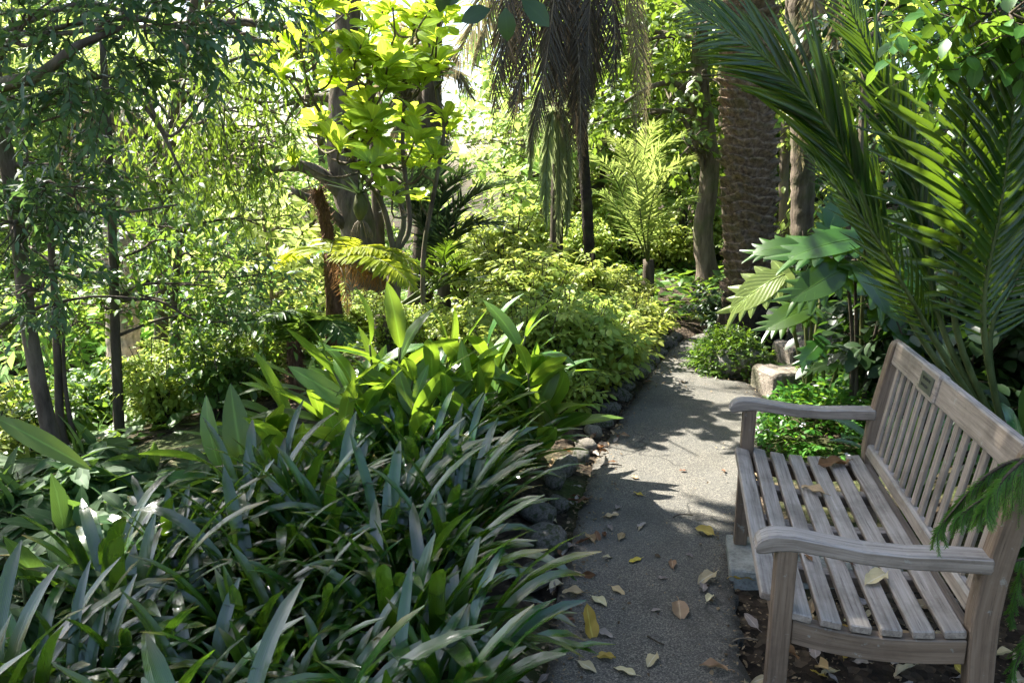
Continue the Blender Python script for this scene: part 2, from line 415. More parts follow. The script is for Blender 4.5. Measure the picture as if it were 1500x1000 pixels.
def plain_mat(name, col, rough=.5, metal=0.0, vary=.2, scale=20):
    m, nt = mat(name); N = NT(nt); o = N('ShaderNodeTexCoord').outputs['Object']; n = N.noise(o, scale, 4)
    c = N.mix(N.ramp(n, [(.3, 0), (.7, 1)]), tuple(x * (1 - vary) for x in col), tuple(min(1, x * (1 + vary)) for x in col))
    bs = N('ShaderNodeBsdfPrincipled', {'Base Color': c, 'Roughness': rough, 'Metallic': metal})
    N('ShaderNodeOutputMaterial', {0: bs.outputs[0]}); return m

M = {}
M['strap'] = leaf_mat('strap_leaf', (.007, .036, .006), (.036, .110, .012), (.26, .50, .02), .26, .22, .85, .0, 60, brown=.8, coat=.65)
M['strap_lit'] = leaf_mat('glossy_strap_leaf', (.02, .07, .02), (.06, .15, .03), (.25, .42, .03), .3, .25, .7, .1, 50, coat=.5)
M['ginger'] = leaf_mat('ginger_leaf', (.035, .10, .014), (.10, .20, .024), (.40, .58, .03), .42, .34, .6, .5, -90)
M['under'] = leaf_mat('pale_understorey_leaf', (.025, .065, .018), (.075, .145, .038), (.22, .38, .04), .36, .55, .3, .4, -60)
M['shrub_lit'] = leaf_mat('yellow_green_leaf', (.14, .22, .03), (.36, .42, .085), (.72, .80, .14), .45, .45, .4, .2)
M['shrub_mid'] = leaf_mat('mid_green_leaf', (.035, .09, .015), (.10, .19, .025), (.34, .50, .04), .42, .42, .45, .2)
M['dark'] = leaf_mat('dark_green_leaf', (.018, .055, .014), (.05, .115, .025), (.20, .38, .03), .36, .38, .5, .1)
M['deep'] = leaf_mat('deep_shade_leaf', (.010, .032, .010), (.026, .065, .018), (.12, .26, .02), .28, .4, .5, .1)  # darker leaf copy with deep shade put into the colour
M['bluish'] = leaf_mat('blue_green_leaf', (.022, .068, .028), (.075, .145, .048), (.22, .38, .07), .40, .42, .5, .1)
M['hanging'] = leaf_mat('hanging_lance_leaf', (.03, .08, .015), (.09, .17, .025), (.36, .52, .04), .45, .40, .5, .1)
M['whorl'] = leaf_mat('bright_whorl_leaf', (.15, .25, .016), (.34, .46, .04), (.75, .86, .07), .54, .35, .5, .5)
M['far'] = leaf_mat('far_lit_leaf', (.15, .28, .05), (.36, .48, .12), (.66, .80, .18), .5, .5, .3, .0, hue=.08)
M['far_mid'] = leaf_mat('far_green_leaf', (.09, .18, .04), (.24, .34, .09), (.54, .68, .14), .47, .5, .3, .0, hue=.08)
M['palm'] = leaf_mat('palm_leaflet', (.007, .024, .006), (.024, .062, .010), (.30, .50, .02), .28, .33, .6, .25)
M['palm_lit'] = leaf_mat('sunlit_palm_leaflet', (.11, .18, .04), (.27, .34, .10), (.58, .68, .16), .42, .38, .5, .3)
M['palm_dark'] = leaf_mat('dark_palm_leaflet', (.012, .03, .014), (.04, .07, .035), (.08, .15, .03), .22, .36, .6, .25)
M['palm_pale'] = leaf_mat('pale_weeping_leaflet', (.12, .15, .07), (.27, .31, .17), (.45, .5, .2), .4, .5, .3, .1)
M['dead'] = leaf_mat('dead_palm_leaflet', (.028, .022, .016), (.11, .088, .062), (.16, .12, .06), .2, .5, .45, .1, hue=.02)
M['dead_tan'] = leaf_mat('tan_dead_palm_leaflet', (.13, .11, .06), (.34, .29, .17), (.42, .36, .18), .3, .55, .3, .1, hue=.02)
M['dead_red'] = leaf_mat('rust_dead_fern', (.20, .09, .03), (.44, .23, .08), (.5, .28, .1), .35, .7, .2, .0, hue=.02)
M['fern'] = leaf_mat('fern_pinna', (.16, .25, .014), (.38, .44, .03), (.70, .74, .05), .5, .45, .35, .1)
M['fern_dim'] = leaf_mat('dim_fern_pinna', (.03, .08, .014), (.09, .16, .03), (.3, .44, .05), .42, .5, .3, .1)
M['philo'] = leaf_mat('lobed_leaf', (.018, .058, .008), (.058, .13, .013), (.34, .54, .02), .36, .28, .6, .25, 0)
M['philo_pale'] = leaf_mat('pale_lobed_leaf', (.10, .18, .03), (.22, .30, .07), (.45, .56, .08), .4, .3, .6, .6, -50)
M['cover'] = leaf_mat('ground_cover_leaf', (.03, .10, .012), (.10, .22, .025), (.34, .55, .03), .4, .42, .45, .1)
M['conifer'] = leaf_mat('conifer_needle', (.04, .11, .014), (.095, .19, .026), (.26, .45, .04), .36, .5, .3, .0)
M['flower'] = leaf_mat('pale_petal', (.55, .5, .6), (.8, .78, .8), (.8, .8, .8), .35, .6, .2, .0, hue=.02)
M['bark'] = bark_mat('grey_brown_bark', (.045, .034, .024), (.20, .16, .12), 12, .22, .6, 1.6)
M['bark_dark'] = bark_mat('dark_bark', (.028, .022, .016), (.12, .095, .07), 18, .2, .3)
M['bark_pale'] = bark_mat('pale_bark', (.14, .115, .085), (.36, .31, .24), 16, .25, .4)
M['stem'] = bark_mat('green_brown_stem', (.05, .055, .02), (.12, .13, .045), 20, .15, .0, .3, .6)
M['twig'] = bark_mat('twig_bark', (.03, .024, .016), (.085, .068, .045), 24, .2, .2)
M['palm_bark'] = bark_mat('palm_leaf_scar_bark', (.045, .030, .018), (.27, .195, .125), 26, 1.2, .25, .9)
M['root'] = bark_mat('rootball', (.010, .008, .006), (.04, .03, .02), 30, .6, .2, 1.0)
M['fibre'] = bark_mat('rust_fibre', (.055, .028, .015), (.22, .125, .07), 40, .2, .0, 1.0)
M['rachis'] = bark_mat('palm_rachis', (.04, .06, .015), (.12, .14, .05), 20, .2, .0, .2, .5)
M['rachis_dead'] = bark_mat('dry_rachis', (.08, .06, .04), (.26, .21, .15), 20, .2, .0, .3, .7)
M['teak'] = wood_mat('weathered_teak', (.105, .088, .072), (.232, .21, .185), (.37, .345, .315), .55)
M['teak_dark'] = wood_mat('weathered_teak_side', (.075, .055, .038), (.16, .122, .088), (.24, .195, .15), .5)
M['concrete'] = stone_mat('mossy_concrete', (.14, .145, .128), (.33, .335, .305), 10, .25, (.12, .13, .09), .5)
M['rock'] = stone_mat('mossy_rock', (.08, .075, .065), (.34, .32, .28), 10, .8)
M['rock_pale'] = stone_mat('pale_rock', (.15, .13, .11), (.42, .38, .32), 9, .3)
M['block'] = stone_mat('sawn_stone', (.10, .085, .065), (.32, .275, .225), 11, .4)
M['asphalt'] = asphalt_mat(); M['soil'] = soil_mat()
M['gravel'] = stone_mat('pale_gravel', (.38, .34, .25), (.6, .55, .42), 60, .15, (.1, .12, .04), .6)
M['plaque'] = plain_mat('plaque_metal', (.10, .105, .088), .45, .6, .15)
M['letters'] = plain_mat('engraved_letters', (.02, .02, .02), .6)
for k, lo, hi in (('leaf_yellow', (.42, .30, .04), (.62, .50, .10)), ('leaf_tan', (.30, .19, .09), (.50, .37, .21)), ('leaf_brown', (.10, .045, .02), (.24, .12, .05)), ('leaf_grey', (.20, .16, .13), (.42, .37, .33)), ('leaf_cream', (.48, .40, .22), (.68, .60, .40))):
    M[k] = leaf_mat(k.replace('leaf_', '') + '_fallen_leaf', lo, hi, hi, .2, .55, .35, .3, -40, hue=.03)
EXPOSURE = 2.4
# ---------------------------------------------------------------- light and sky
w = bpy.data.worlds.new('World'); SC.world = w; w.use_nodes = True
nt = w.node_tree; nt.nodes.clear(); N = NT(nt)
sky = N('ShaderNodeTexSky', sky_type='NISHITA'); sky.sun_disc = False
EL = math.asin(SUN_TO[2]); AZ = math.atan2(SUN_TO[0], SUN_TO[1])
sky.sun_elevation = EL; sky.sun_rotation = AZ; sky.air_density = 1.0; sky.dust_density = 2.5; sky.ozone_density = 1.0
bg = N('ShaderNodeBackground', {'Color': sky.outputs[0], 'Strength': .085}); N('ShaderNodeOutputWorld', {0: bg.outputs[0]})
ld = bpy.data.lights.new('sun', 'SUN'); ld.energy = 5.0; ld.angle = math.radians(.5); ld.color = (1, .95, .86)
sun = bpy.data.objects.new('sun', ld); COL.objects.link(sun); sun.rotation_euler = Vector(SUN_TO).to_track_quat('Z', 'Y').to_euler(); sun.location = (-4, 6, 12)
vs = SC.view_settings; vs.view_transform = 'Standard'; vs.look = 'None'; vs.exposure = EXPOSURE; vs.gamma = 1
cy = SC.cycles; cy.use_denoising = True; cy.max_bounces = 7; cy.diffuse_bounces = 4; cy.glossy_bounces = 2; cy.transmission_bounces = 4; cy.use_adaptive_sampling = True; cy.adaptive_threshold = .03
try: cy.denoiser = 'OPENIMAGEDENOISE'
except Exception: pass
cy.caustics_reflective = False; cy.caustics_refractive = False

# ---------------------------------------------------------------- path edges
LE = np.array([GP(*p)[:2] for p in [(800, 1000), (815, 930), (828, 850), (842, 790), (852, 740), (863, 700), (877, 665), (893, 640), (908, 612), (925, 590), (945, 560), (965, 532), (985, 511), (1005, 497), (1028, 489)]])
RE = np.array([GP(*p)[:2] for p in [(1098, 1000), (1088, 930), (1080, 880), (1076, 840), (1080, 780), (1096, 720), (1108, 680), (1116, 640), (1122, 610), (1118, 585), (1095, 562), (1048, 553), (1052, 530), (1062, 510), (1082, 494)]])
LE = np.vstack([[(-.25, -4.0), (-.1, 0.2)], LE, [(2.6, 8.0), (4.2, 8.9), (7.5, 9.6), (14, 10)]])
RE = np.vstack([[(.75, -4.0), (.72, 0.2)], RE, [(2.9, 7.0), (4.4, 7.8), (7.7, 8.4), (14, 8.8)]])
LE3 = spline(np.c_[LE, np.zeros(len(LE))], 260); RE3 = spline(np.c_[RE, np.zeros(len(RE))], 260)
def left_x(y): return np.interp(y, LE[:-3, 1], LE[:-3, 0])
def right_x(y): return np.interp(y, RE[:-3, 1], RE[:-3, 0])

def path_dist(x, y):
    """distance to the middle line of the path, minus its half width"""
    mid = (LE3 + RE3)[::6, :2] / 2; hw = np.linalg.norm((LE3 - RE3)[::6, :2], axis=1) / 2
    x = np.asarray(x, float); y = np.asarray(y, float); best = np.full(x.shape, 1e9)
    for (mx, my), h in zip(mid, hw): best = np.minimum(best, np.hypot(x - mx, y - my) - h)
    return best

def ground_z(x, y):
    x = np.asarray(x, float); y = np.asarray(y, float)
    pd = path_dist(x, y)
    d = np.interp(y, LE[:-3, 1], LE[:-3, 0]) - x
    d = np.where(y > 7.5, d + (y - 7.5) * .1, d)
    left = -2.6 * sstep(1.9, 11, d) - .0 * d
    e = x - np.interp(y, RE[:-3, 1], RE[:-3, 0])
    right = 2.6 * sstep(.9, 8.5, e) * sstep(-2, 3, y)
    off = sstep(.0, .25, pd)
    far = 3.0 * sstep(18, 60, np.hypot(x, y))
    bump = .035 * wob(x, y, 1.6) + .012 * wob(x, y, 6.0) + .15 * wob(x, y, .3) * sstep(1, 5, pd)
    return -.03 + off * (.045 + bump) + left + right + far * .3

# ground sheet, finer near the camera
sx_ = np.sinh(np.linspace(-5.2, 5.2, 300)) ; sx_ = sx_ / sx_[-1] * 140
sy_ = np.sinh(np.linspace(-4.2, 5.4, 300)); sy_ = sy_ / sy_[-1] * 160 + 3.0
gx, gy = np.meshgrid(sx_, sy_)
gz = ground_z(gx, gy)
mb = MB(); nx, ny = len(sx_), len(sy_)
i = np.arange(ny - 1)[:, None] * nx; j = np.arange(nx - 1)[None]
mb.add(np.stack([gx, gy, gz], -1).reshape(-1, 3), np.stack([i + j, i + j + 1, i + nx + j + 1, i + nx + j], -1).reshape(-1, 4))
tag(mb.build('ground', M['soil']), kind='structure')

# path: a thin slab with ragged edges
mb = MB(); n = 260; m = 14
rag = (R.normal(size=(n, 2)) * .008 + .022 * np.stack([wob(LE3[:, 0] * 3, LE3[:, 1] * 3, 1.5), wob(RE3[:, 0] * 3 + 9, RE3[:, 1] * 3, 1.5)], 1))
dirn = nz(RE3 - LE3); Lp = LE3 + dirn * rag[:, :1]; Rp = RE3 + dirn * rag[:, 1:]
t = np.linspace(0, 1, m)
G = Lp[:, None] * (1 - t)[None, :, None] + Rp[:, None] * t[None, :, None]
G[..., 2] = .006 + .010 * wob(G[..., 0], G[..., 1], .9) * 0.5 + .006 * (1 - (2 * t - 1) ** 2)[None]
lo = G.copy()[:, [0, -1]]; lo[..., 2] = -.06
V = np.concatenate([lo[:, :1], G, lo[:, 1:]], 1); mm = m + 2
i = np.arange(n - 1)[:, None] * mm; j = np.arange(mm - 1)[None]
lfp = np.zeros_like(V); lfp[..., 0] = np.concatenate([[0], t, [1]])[None]
mb.add(V.reshape(-1, 3), np.stack([i + j, i + j + 1, i + mm + j + 1, i + mm + j], -1).reshape(-1, 4), lfp.reshape(-1, 3))
tag(mb.build('path', M['asphalt']), kind='structure')

# lower path, seen through the trees down the slope
c = spline([(-16, 7.5, 0), (-9, 8.2, 0), (-5, 9.6, 0), (-3, 12, 0), (-2, 16, 0)], 80); tdir = nz(np.gradient(c, axis=0)); sd = np.stack([-tdir[:, 1], tdir[:, 0], 0 * tdir[:, 0]], 1)
V = np.stack([c + sd * s for s in (-1.0, -.5, 0, .5, 1.0)], 1); V[..., 2] = ground_z(V[..., 0], V[..., 1]) + .06
i = np.arange(79)[:, None] * 5; j = np.arange(4)[None]
mb = MB(); mb.add(V.reshape(-1, 3), np.stack([i + j, i + j + 1, i + 5 + j + 1, i + 5 + j], -1).reshape(-1, 4))
tag(mb.build('lower_path', M['gravel']), kind='structure')

# ---------------------------------------------------------------- bench
O = np.array([.635, 1.797, 0]); A = nz(np.array([.2602, 1.154, 0])); Bv = np.array([A[1], -A[0], 0]); Zv = np.array([0, 0, 1.])
S1 = 1.183; BZ = .055
def bp(s, d, z): return O + A * s + Bv * d + Zv * z
bench = thing('garden_bench', 'weathered grey slatted wooden garden bench standing beside the asphalt path', 'bench', bp(S1 / 2, .3, 0))
bench_loc = bp(S1 / 2, .3, 0)
def bbuild(name, mb, m, parent=bench):
    o = mb.build(name, m, parent, smooth=False)
    lvl = o
    if parent is bench: o.matrix_parent_inverse = Matrix.Translation(-Vector(bench_loc))
    return o
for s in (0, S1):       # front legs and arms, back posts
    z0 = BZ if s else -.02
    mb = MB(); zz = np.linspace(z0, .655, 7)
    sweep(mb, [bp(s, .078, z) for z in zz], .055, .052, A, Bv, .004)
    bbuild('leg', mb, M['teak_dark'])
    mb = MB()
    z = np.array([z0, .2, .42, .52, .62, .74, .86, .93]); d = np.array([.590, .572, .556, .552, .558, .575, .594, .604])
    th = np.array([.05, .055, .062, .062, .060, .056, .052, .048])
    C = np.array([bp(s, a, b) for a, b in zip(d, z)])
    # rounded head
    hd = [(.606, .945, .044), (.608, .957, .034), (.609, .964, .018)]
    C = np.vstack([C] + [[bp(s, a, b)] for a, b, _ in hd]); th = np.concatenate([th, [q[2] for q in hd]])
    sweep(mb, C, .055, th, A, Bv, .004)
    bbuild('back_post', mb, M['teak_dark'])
    # arm: scrolled front, gently dipped
    mb = MB()
    d = np.array([-.004, .002, .012, .028, .05, .09, .16, .26, .36, .46, .55]);
    top = np.array([.655, .668, .680, .689, .694, .695, .687, .676, .676, .684, .688]); bot = np.array([.648, .640, .637, .640, .647, .653, .648, .637, .636, .642, .646])
    sweep(mb, [bp(s, a, (x + y) / 2) for a, x, y in zip(d, top, bot)], .066, top - bot, A, Zv, .005)
    bbuild('armrest', mb, M['teak'])
# seat: slats and cross battens, dished
def seat_z(d): return .497 - .030 * np.sin(np.clip((d - .03) / .5, 0, 1) * PI) ** 1 + .0 - .012 * (d / .5)
mb = MB()
ds = [.056, .126, .200, .273, .346, .419, .492]
for k, d in enumerate(ds):
    s0, s1 = (.034, S1 - .034) if k == 0 else (-.022 + R.uniform(-.006, .006), S1 + .022)
    wdt = .052 if k else .055; n = 9
    sl = (seat_z(d + .02) - seat_z(d - .02)) / .04; X = nz(Bv + Zv * sl); Z = nz(Zv - Bv * sl)
    ss = np.linspace(s0, s1, n)
    sweep(mb, [bp(s, d, seat_z(d) - .011 + R.normal() * .0006) for s in ss], wdt, .022, X, Z, .003)
for s in (.30, .59, .88):
    dd = np.linspace(.05, .53, 9); sweep(mb, [bp(s, d, seat_z(d) - .046) for d in dd], .045, .045, A, Zv, .003)
bbuild('seat', mb, M['teak'])
mb = MB()
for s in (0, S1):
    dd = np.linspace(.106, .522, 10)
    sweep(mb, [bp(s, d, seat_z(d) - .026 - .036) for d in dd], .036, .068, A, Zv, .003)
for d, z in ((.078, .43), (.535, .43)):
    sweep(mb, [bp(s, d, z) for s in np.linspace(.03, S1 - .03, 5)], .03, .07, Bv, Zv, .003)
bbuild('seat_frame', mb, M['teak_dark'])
# back: lower rail, slats
mb = MB()
lean = nz(Bv * .056 + Zv * .37); nrm = nz(np.cross(A, lean)); nrm = nrm if nrm @ Bv > 0 else -nrm
def bk(s, t, off=0.0): return bp(s, .541, .512) + lean * t + nrm * off       # t along the lean
sweep(mb, [bk(s, .012) for s in np.linspace(.03, S1 - .03, 5)], .034, .05, nrm, lean, .008)
ns = 15
for k in range(ns):
    s = .05 + (S1 - .1) * (k + .5) / ns
    sweep(mb, [bk(s, t, .002) for t in np.linspace(.036, .372, 4)], .034, .011, A, nrm, .002)
bbuild('backrest', mb, M['teak'])
mb = MB()
def px_of(p):
    r = np.asarray(p) - np.array([0, 0, CAM_H]); zc = r[1] * cP - r[2] * sP; return 750 + FPX * r[0] / zc
PS = min(np.linspace(.3, 1.0, 200), key=lambda s: abs(px_of(bk(s, .412)) - 1369))
s_ = np.linspace(.028, S1 - .028, 9)
sweep(mb, [bk(s, .412) for s in s_], .030, .088, nrm, lean, .004)
sweep(mb, [bk(s, .414, -.006) for s in (PS - .09, PS, PS + .09)], .036, .096, nrm, lean, .005)
tr = bbuild('top_rail', mb, M['teak'])
mb = MB()
sweep(mb, [bk(s, .412, -.0255) for s in (PS - .062, PS + .062)], .004, .058, nrm, lean, .001)
for row, words in ((.425, (.016, .010, .020, .012)), (.402, (.010, .016, .008, .018))):
    s = PS + .036
    for wd_ in words:
        for q in np.arange(0, wd_, .0045):
            hgt = random.choice((.009, .011, .0075))
            sweep(mb, [bk(s - q, row - hgt / 2, -.0285), bk(s - q, row + hgt / 2, -.0285)], .0028, .0014, A, nrm, .0003, mi=1)
        s -= wd_ + .005
pq = bbuild('plaque', mb, [M['plaque'], M['letters']], tr)
# concrete pads
def pad(s0, s1, d0, d1, h, label):
    mb = MB(); c = bp((s0 + s1) / 2, (d0 + d1) / 2, 0)
    nn = 12; ss = np.linspace(s0, s1, nn)
    sweep(mb, [bp(s, (d0 + d1) / 2, h / 2 - .04 + R.normal() * .0012) - c for s in ss], np.full(nn, d1 - d0) + R.normal(size=nn) * .002, h + .08, Bv, Zv, .006)
    o = mb.build('concrete_pad', M['concrete'], None, smooth=False); o.location = tuple(c)
    tag(o, label, 'concrete pad')
pad(S1 - .24, S1 + .07, .025, .70, BZ, 'worn pale concrete block carrying the far legs of the bench')

# ---------------------------------------------------------------- stones
def rock_mesh(seed, m, flat=.75):
    rg = np.random.default_rng(seed); mb = MB(); nu, nv = 22, 13
    th = np.linspace(0, 2 * PI, nu, endpoint=False); ph = np.linspace(.02, PI - .02, nv)
    d = np.stack([np.sin(ph)[:, None] * np.cos(th), np.sin(ph)[:, None] * np.sin(th), np.cos(ph)[:, None] + 0 * th], -1)
    r = np.ones(d.shape[:2])
    for k in range(7):     # facets
        n = nz(rg.normal(size=3)); h = rg.uniform(.62, .9); q = d @ n; r = np.minimum(r, np.where(q > 0, h / np.maximum(q, 1e-3), 9))
    for k in range(5):
        f = rg.normal(size=3) * (2 + k * 1.6); r = r * (1 + .045 / (1 + k * .3) * np.sin(d @ f + rg.uniform(0, 6)))
    V = d * r[..., None] * np.array([1, rg.uniform(.65, .95), flat * rg.uniform(.75, 1.05)])
    i = np.arange(nv - 1)[:, None] * nu; j = np.arange(nu)[None]; k = (j + 1) % nu
    F = np.stack([i + j, i + nu + j, i + nu + k, i + k], -1).reshape(-1, 4)
    mb.add(V.reshape(-1, 3), [F, np.arange(nu)[None], (np.arange(nu) + (nv - 1) * nu)[::-1][None]])
    return mb.mesh('rock', m)
ROCKS = [rock_mesh(s, M['rock']) for s in range(5)]; ROCKP = [rock_mesh(s + 40, M['rock_pale']) for s in range(2)]
rk = [  # px, py (centre on the ground line), radius, pale, label
    (822, 800, .10, 0, 'rounded grey mossy edging rock, biggest beside the near path'),
    (800, 850, .085, 0, 'dark mossy edging rock almost covered by strap leaves'),
    (835, 742, .07, 0, 'grey edging rock next to the dark notch in the asphalt'),
    (812, 760, .10, 0, 'mossy edging rock behind the biggest rounded rock'),
    (830, 712, .08, 0, 'green mossy edging rock just before the sunlit patch'),
    (845, 690, .09, 0, 'low mossy edging rock beside the sunlit patch of path'),
    (870, 655, .075, 1, 'pale sunlit edging stone with a flat lit top'),
    (862, 668, .06, 0, 'small edging rock at the foot of the pale sunlit stone'),
    (880, 633, .07, 1, 'second pale edging stone under the arching ginger leaves'),
    (893, 617, .07, 0, 'shaded edging rock beyond the two pale stones'),
    (906, 600, .08, 0, 'dark edging rock below the ferny shrub edge'),
    (920, 580, .09, 0, 'dark mossy edging rock in the shade of the shrubs'),
    (932, 566, .09, 0, 'dark edging rock midway along the shaded shrub border'),
    (943, 550, .10, 0, 'bulky dark edging rock where the border turns'),
    (954, 540, .09, 0, 'dark edging rock with leaves hanging over it'),
    (962, 528, .09, 0, 'edging rock half hidden under yellow-green shrubs'),
    (974, 517, .10, 0, 'small far edging rock before the path narrows'),
    (986, 506, .11, 0, 'far edging rock near the bend of the path'),
    (1000, 498, .11, 0, 'last edging rock before the path disappears')]
for k, (px, py, r, pale, lab) in enumerate(rk):
    p = GP(px, py); o = link('edging_rock', random.choice(ROCKP if pale else ROCKS)); p[0] -= r * .7
    o.location = (p[0], p[1], ground_z(p[0], p[1]) + r * .32); o.rotation_euler = (R.uniform(-.2, .2), R.uniform(-.2, .2), R.uniform(0, 6)); o.scale = (r * R.uniform(1, 1.3), r * R.uniform(1, 1.2), r)
    tag(o, lab, 'rock', 'rocks edging the planted bed')
def block(c, L, D, H, rz, label):
    mb = MB(); n = 9
    ss = np.linspace(-L / 2, L / 2, n)
    sweep(mb, [(s, R.normal() * .006, -.08 + R.normal() * .004) for s in ss], D + R.normal(size=n) * .012, H * 2 + R.normal(size=n) * .01, (0, 1, 0), (0, 0, 1), .016)
    o = mb.build('stone_block', M['block'], None, smooth=False); o.location = (c[0], c[1], c[2] + .08); o.rotation_euler = (0, 0, rz)
    tag(o, label, 'stone block', 'stone blocks stepping up the bank')
block((2.06, 5.42, .0), .42, .32, .165, .25, 'low squared stone block with a sunlit top beside the path')
block((2.44, 5.98, .03), .50, .36, .19, .1, 'second squared stone block stepped up behind the low one')
block((2.80, 6.55, .20), .55, .4, .2, -.1, 'upper squared stone block under the big lobed leaves')
o = link('rock', ROCKS[2]); p = GP(1090, 560); o.location = (p[0] + .04, p[1] + .24, .10); o.scale = (.25, .23, .25); tag(o, 'dark mossy boulder covered with small ferns before the thick palm', 'rock')
p = GP(1165, 545); o = link('rock', ROCKP[0]); o.location = (p[0], p[1] + 1.0, .25); o.scale = (.13, .12, .12); tag(o, 'small pale round stone between the boulder and the stone blocks', 'rock')
# ================================================================ low plants
def G3(x, y, dz=0.0): return (float(x), float(y), float(ground_z(x, y)) + dz)

def strap_mesh(seed, m, n=22, L=(.42, .66), wd=.042, lean=(.22, -.05), erect=.3):
    rg = np.random.default_rng(seed); mb = MB(); rows = 11; t = np.linspace(0, 1, rows)
    prof = np.interp(t, [0, .15, .5, .8, .9, .96, 1], [.66, .8, 1, .95, .78, .5, .12]); fan = rg.uniform(0, PI)
    for k in range(n):
        inner = k / n
        az = fan + (PI if k % 2 else 0) + rg.normal() * .75
        l = rg.uniform(*L) * (1 - .25 * (inner > .8)); w = wd * rg.uniform(.75, 1.15)
        a0 = (.05 + .45 * (1 - inner)) * rg.uniform(.6, 1.3) * (1 - erect * .4); a1 = a0 + (.5 + 1.45 * (1 - inner)) * rg.uniform(.6, 1.35)
        th = a0 + (a1 - a0) * t ** 1.7
        h = np.array([math.cos(az), math.sin(az), 0]); h2 = nz(h + np.array([lean[0], lean[1], 0]) * 1.2)
        seg = l / (rows - 1); P = np.zeros((rows, 3)); P[0] = h * .03 * (1 - inner) + np.array([rg.normal() * .015, rg.normal() * .015, -.02])
        dirs = np.sin(th)[:, None] * (h * (1 - t)[:, None] + h2 * t[:, None]) + np.cos(th)[:, None] * np.array([0, 0, 1.]) + np.array([lean[0], lean[1], 0]) * t[:, None] * .5
        dirs = nz(dirs)
        for q in range(1, rows): P[q] = P[q - 1] + dirs[q - 1] * seg
        tw = rg.normal() * .22 * t
        S = nz(np.cross(dirs, np.array([0, 0, 1.]) + 0 * dirs + rg.normal(size=3) * .02)); Nn = np.cross(S, dirs)
        S2 = S * np.cos(tw)[:, None] + Nn * np.sin(tw)[:, None]; N2 = np.cross(S2, dirs)
        cs = np.linspace(-.5, .5, 5); V = P[:, None] + S2[:, None] * (cs[None, :, None] * (w * prof)[:, None, None]) + N2[:, None] * (np.abs(cs)[None, :, None] * .42 * (w * prof)[:, None, None] * (1 - .5 * t)[:, None, None])
        A_ = np.zeros((rows, 5, 3)); A_[..., 0] = cs + .5; A_[..., 1] = t[:, None]; A_[..., 2] = rg.uniform(0, 1)
        i = np.arange(rows - 1)[:, None] * 5; j = np.arange(4)[None]
        mb.add(V.reshape(-1, 3), np.stack([i + j, i + j + 1, i + 6 + j, i + 5 + j], -1).reshape(-1, 4), A_.reshape(-1, 3))
    return mb.mesh('foliage', m)
STRAP = [strap_mesh(100 + s, M['strap'], n=24 + (s % 3) * 2, L=(.42, .74), wd=.041, lean=(.36, -.12), erect=.7) for s in range(7)]
def put(name, mesh, loc, rz, sc, label, cat, group=None, tilt=(0, 0)):
    o = link(name, mesh); o.location = tuple(loc); o.rotation_euler = (tilt[0], tilt[1], rz); o.scale = (sc,) * 3 if np.isscalar(sc) else sc
    return tag(o, label, cat, group)
pts = []
for y in np.arange(1.30, 3.65, .21):
    xr = float(left_x(y)) - (.24 if y < 2.2 else .38)
    xl = -1.42 if y < 2.5 else -1.40 + (y - 2.5) * .65
    row = np.arange(xr, xl, -.225)
    for q, x in enumerate(row): pts.append((x + R.uniform(-.06, .06) - (.0 if q else .03), y + R.uniform(-.07, .07), q, len(row), int(round((y - 1.30) / .21))))
edge_n = 0
front_y = 1.45
STRAP_ALL = []
ORD = ['first', 'second', 'third', 'fourth', 'fifth', 'sixth', 'seventh', 'eighth', 'ninth', 'tenth', 'eleventh', 'twelfth', 'thirteenth', 'fourteenth', 'fifteenth']
for x, y, q, nrow, rowi in pts:
    if q == 0:
        edge_n += 1
        lab = 'dark strap-leaved clump arching over the path edge, number %d along the border from the viewer' % edge_n
        lab = ['dark strap-leaved clump', 'tall glossy strap-leaved clump', 'low spreading strap-leaved clump'][edge_n % 3] + ' at the asphalt edge, %s from the bottom of the photo' % (['first', 'second', 'third', 'fourth', 'fifth', 'sixth', 'seventh', 'eighth', 'ninth', 'tenth', 'eleventh', 'twelfth', 'thirteenth'][edge_n - 1])
    elif q == nrow - 1: lab = 'dark strap-leaved clump on the outer side of the bed towards the saplings'
    elif y < front_y: lab = 'dark strap-leaved clump in the front row with leaf litter between'
    elif y > 2.9: lab = 'bluish strap-leaved clump in the back of the bed against the ginger canes'
    else: lab = 'dark glossy strap-leaved clump crowded in the middle of the bed'
    if q: lab = '%s, %s from the path in the %s row from the bottom' % ('outermost dark strap-leaved clump' if q == nrow - 1 else 'glossy strap-leaved clump' if y < 2.9 else 'bluish strap-leaved clump', ORD[q], ORD[rowi])
    o = put('strap_leaf_plant', random.choice(STRAP), G3(x, y), R.uniform(-.9, .9) + (PI if R.uniform() < .0 else 0), R.uniform(.78, 1.08), lab, 'plant', 'strap-leaved clumps filling the bed')
    STRAP_ALL.append(o)

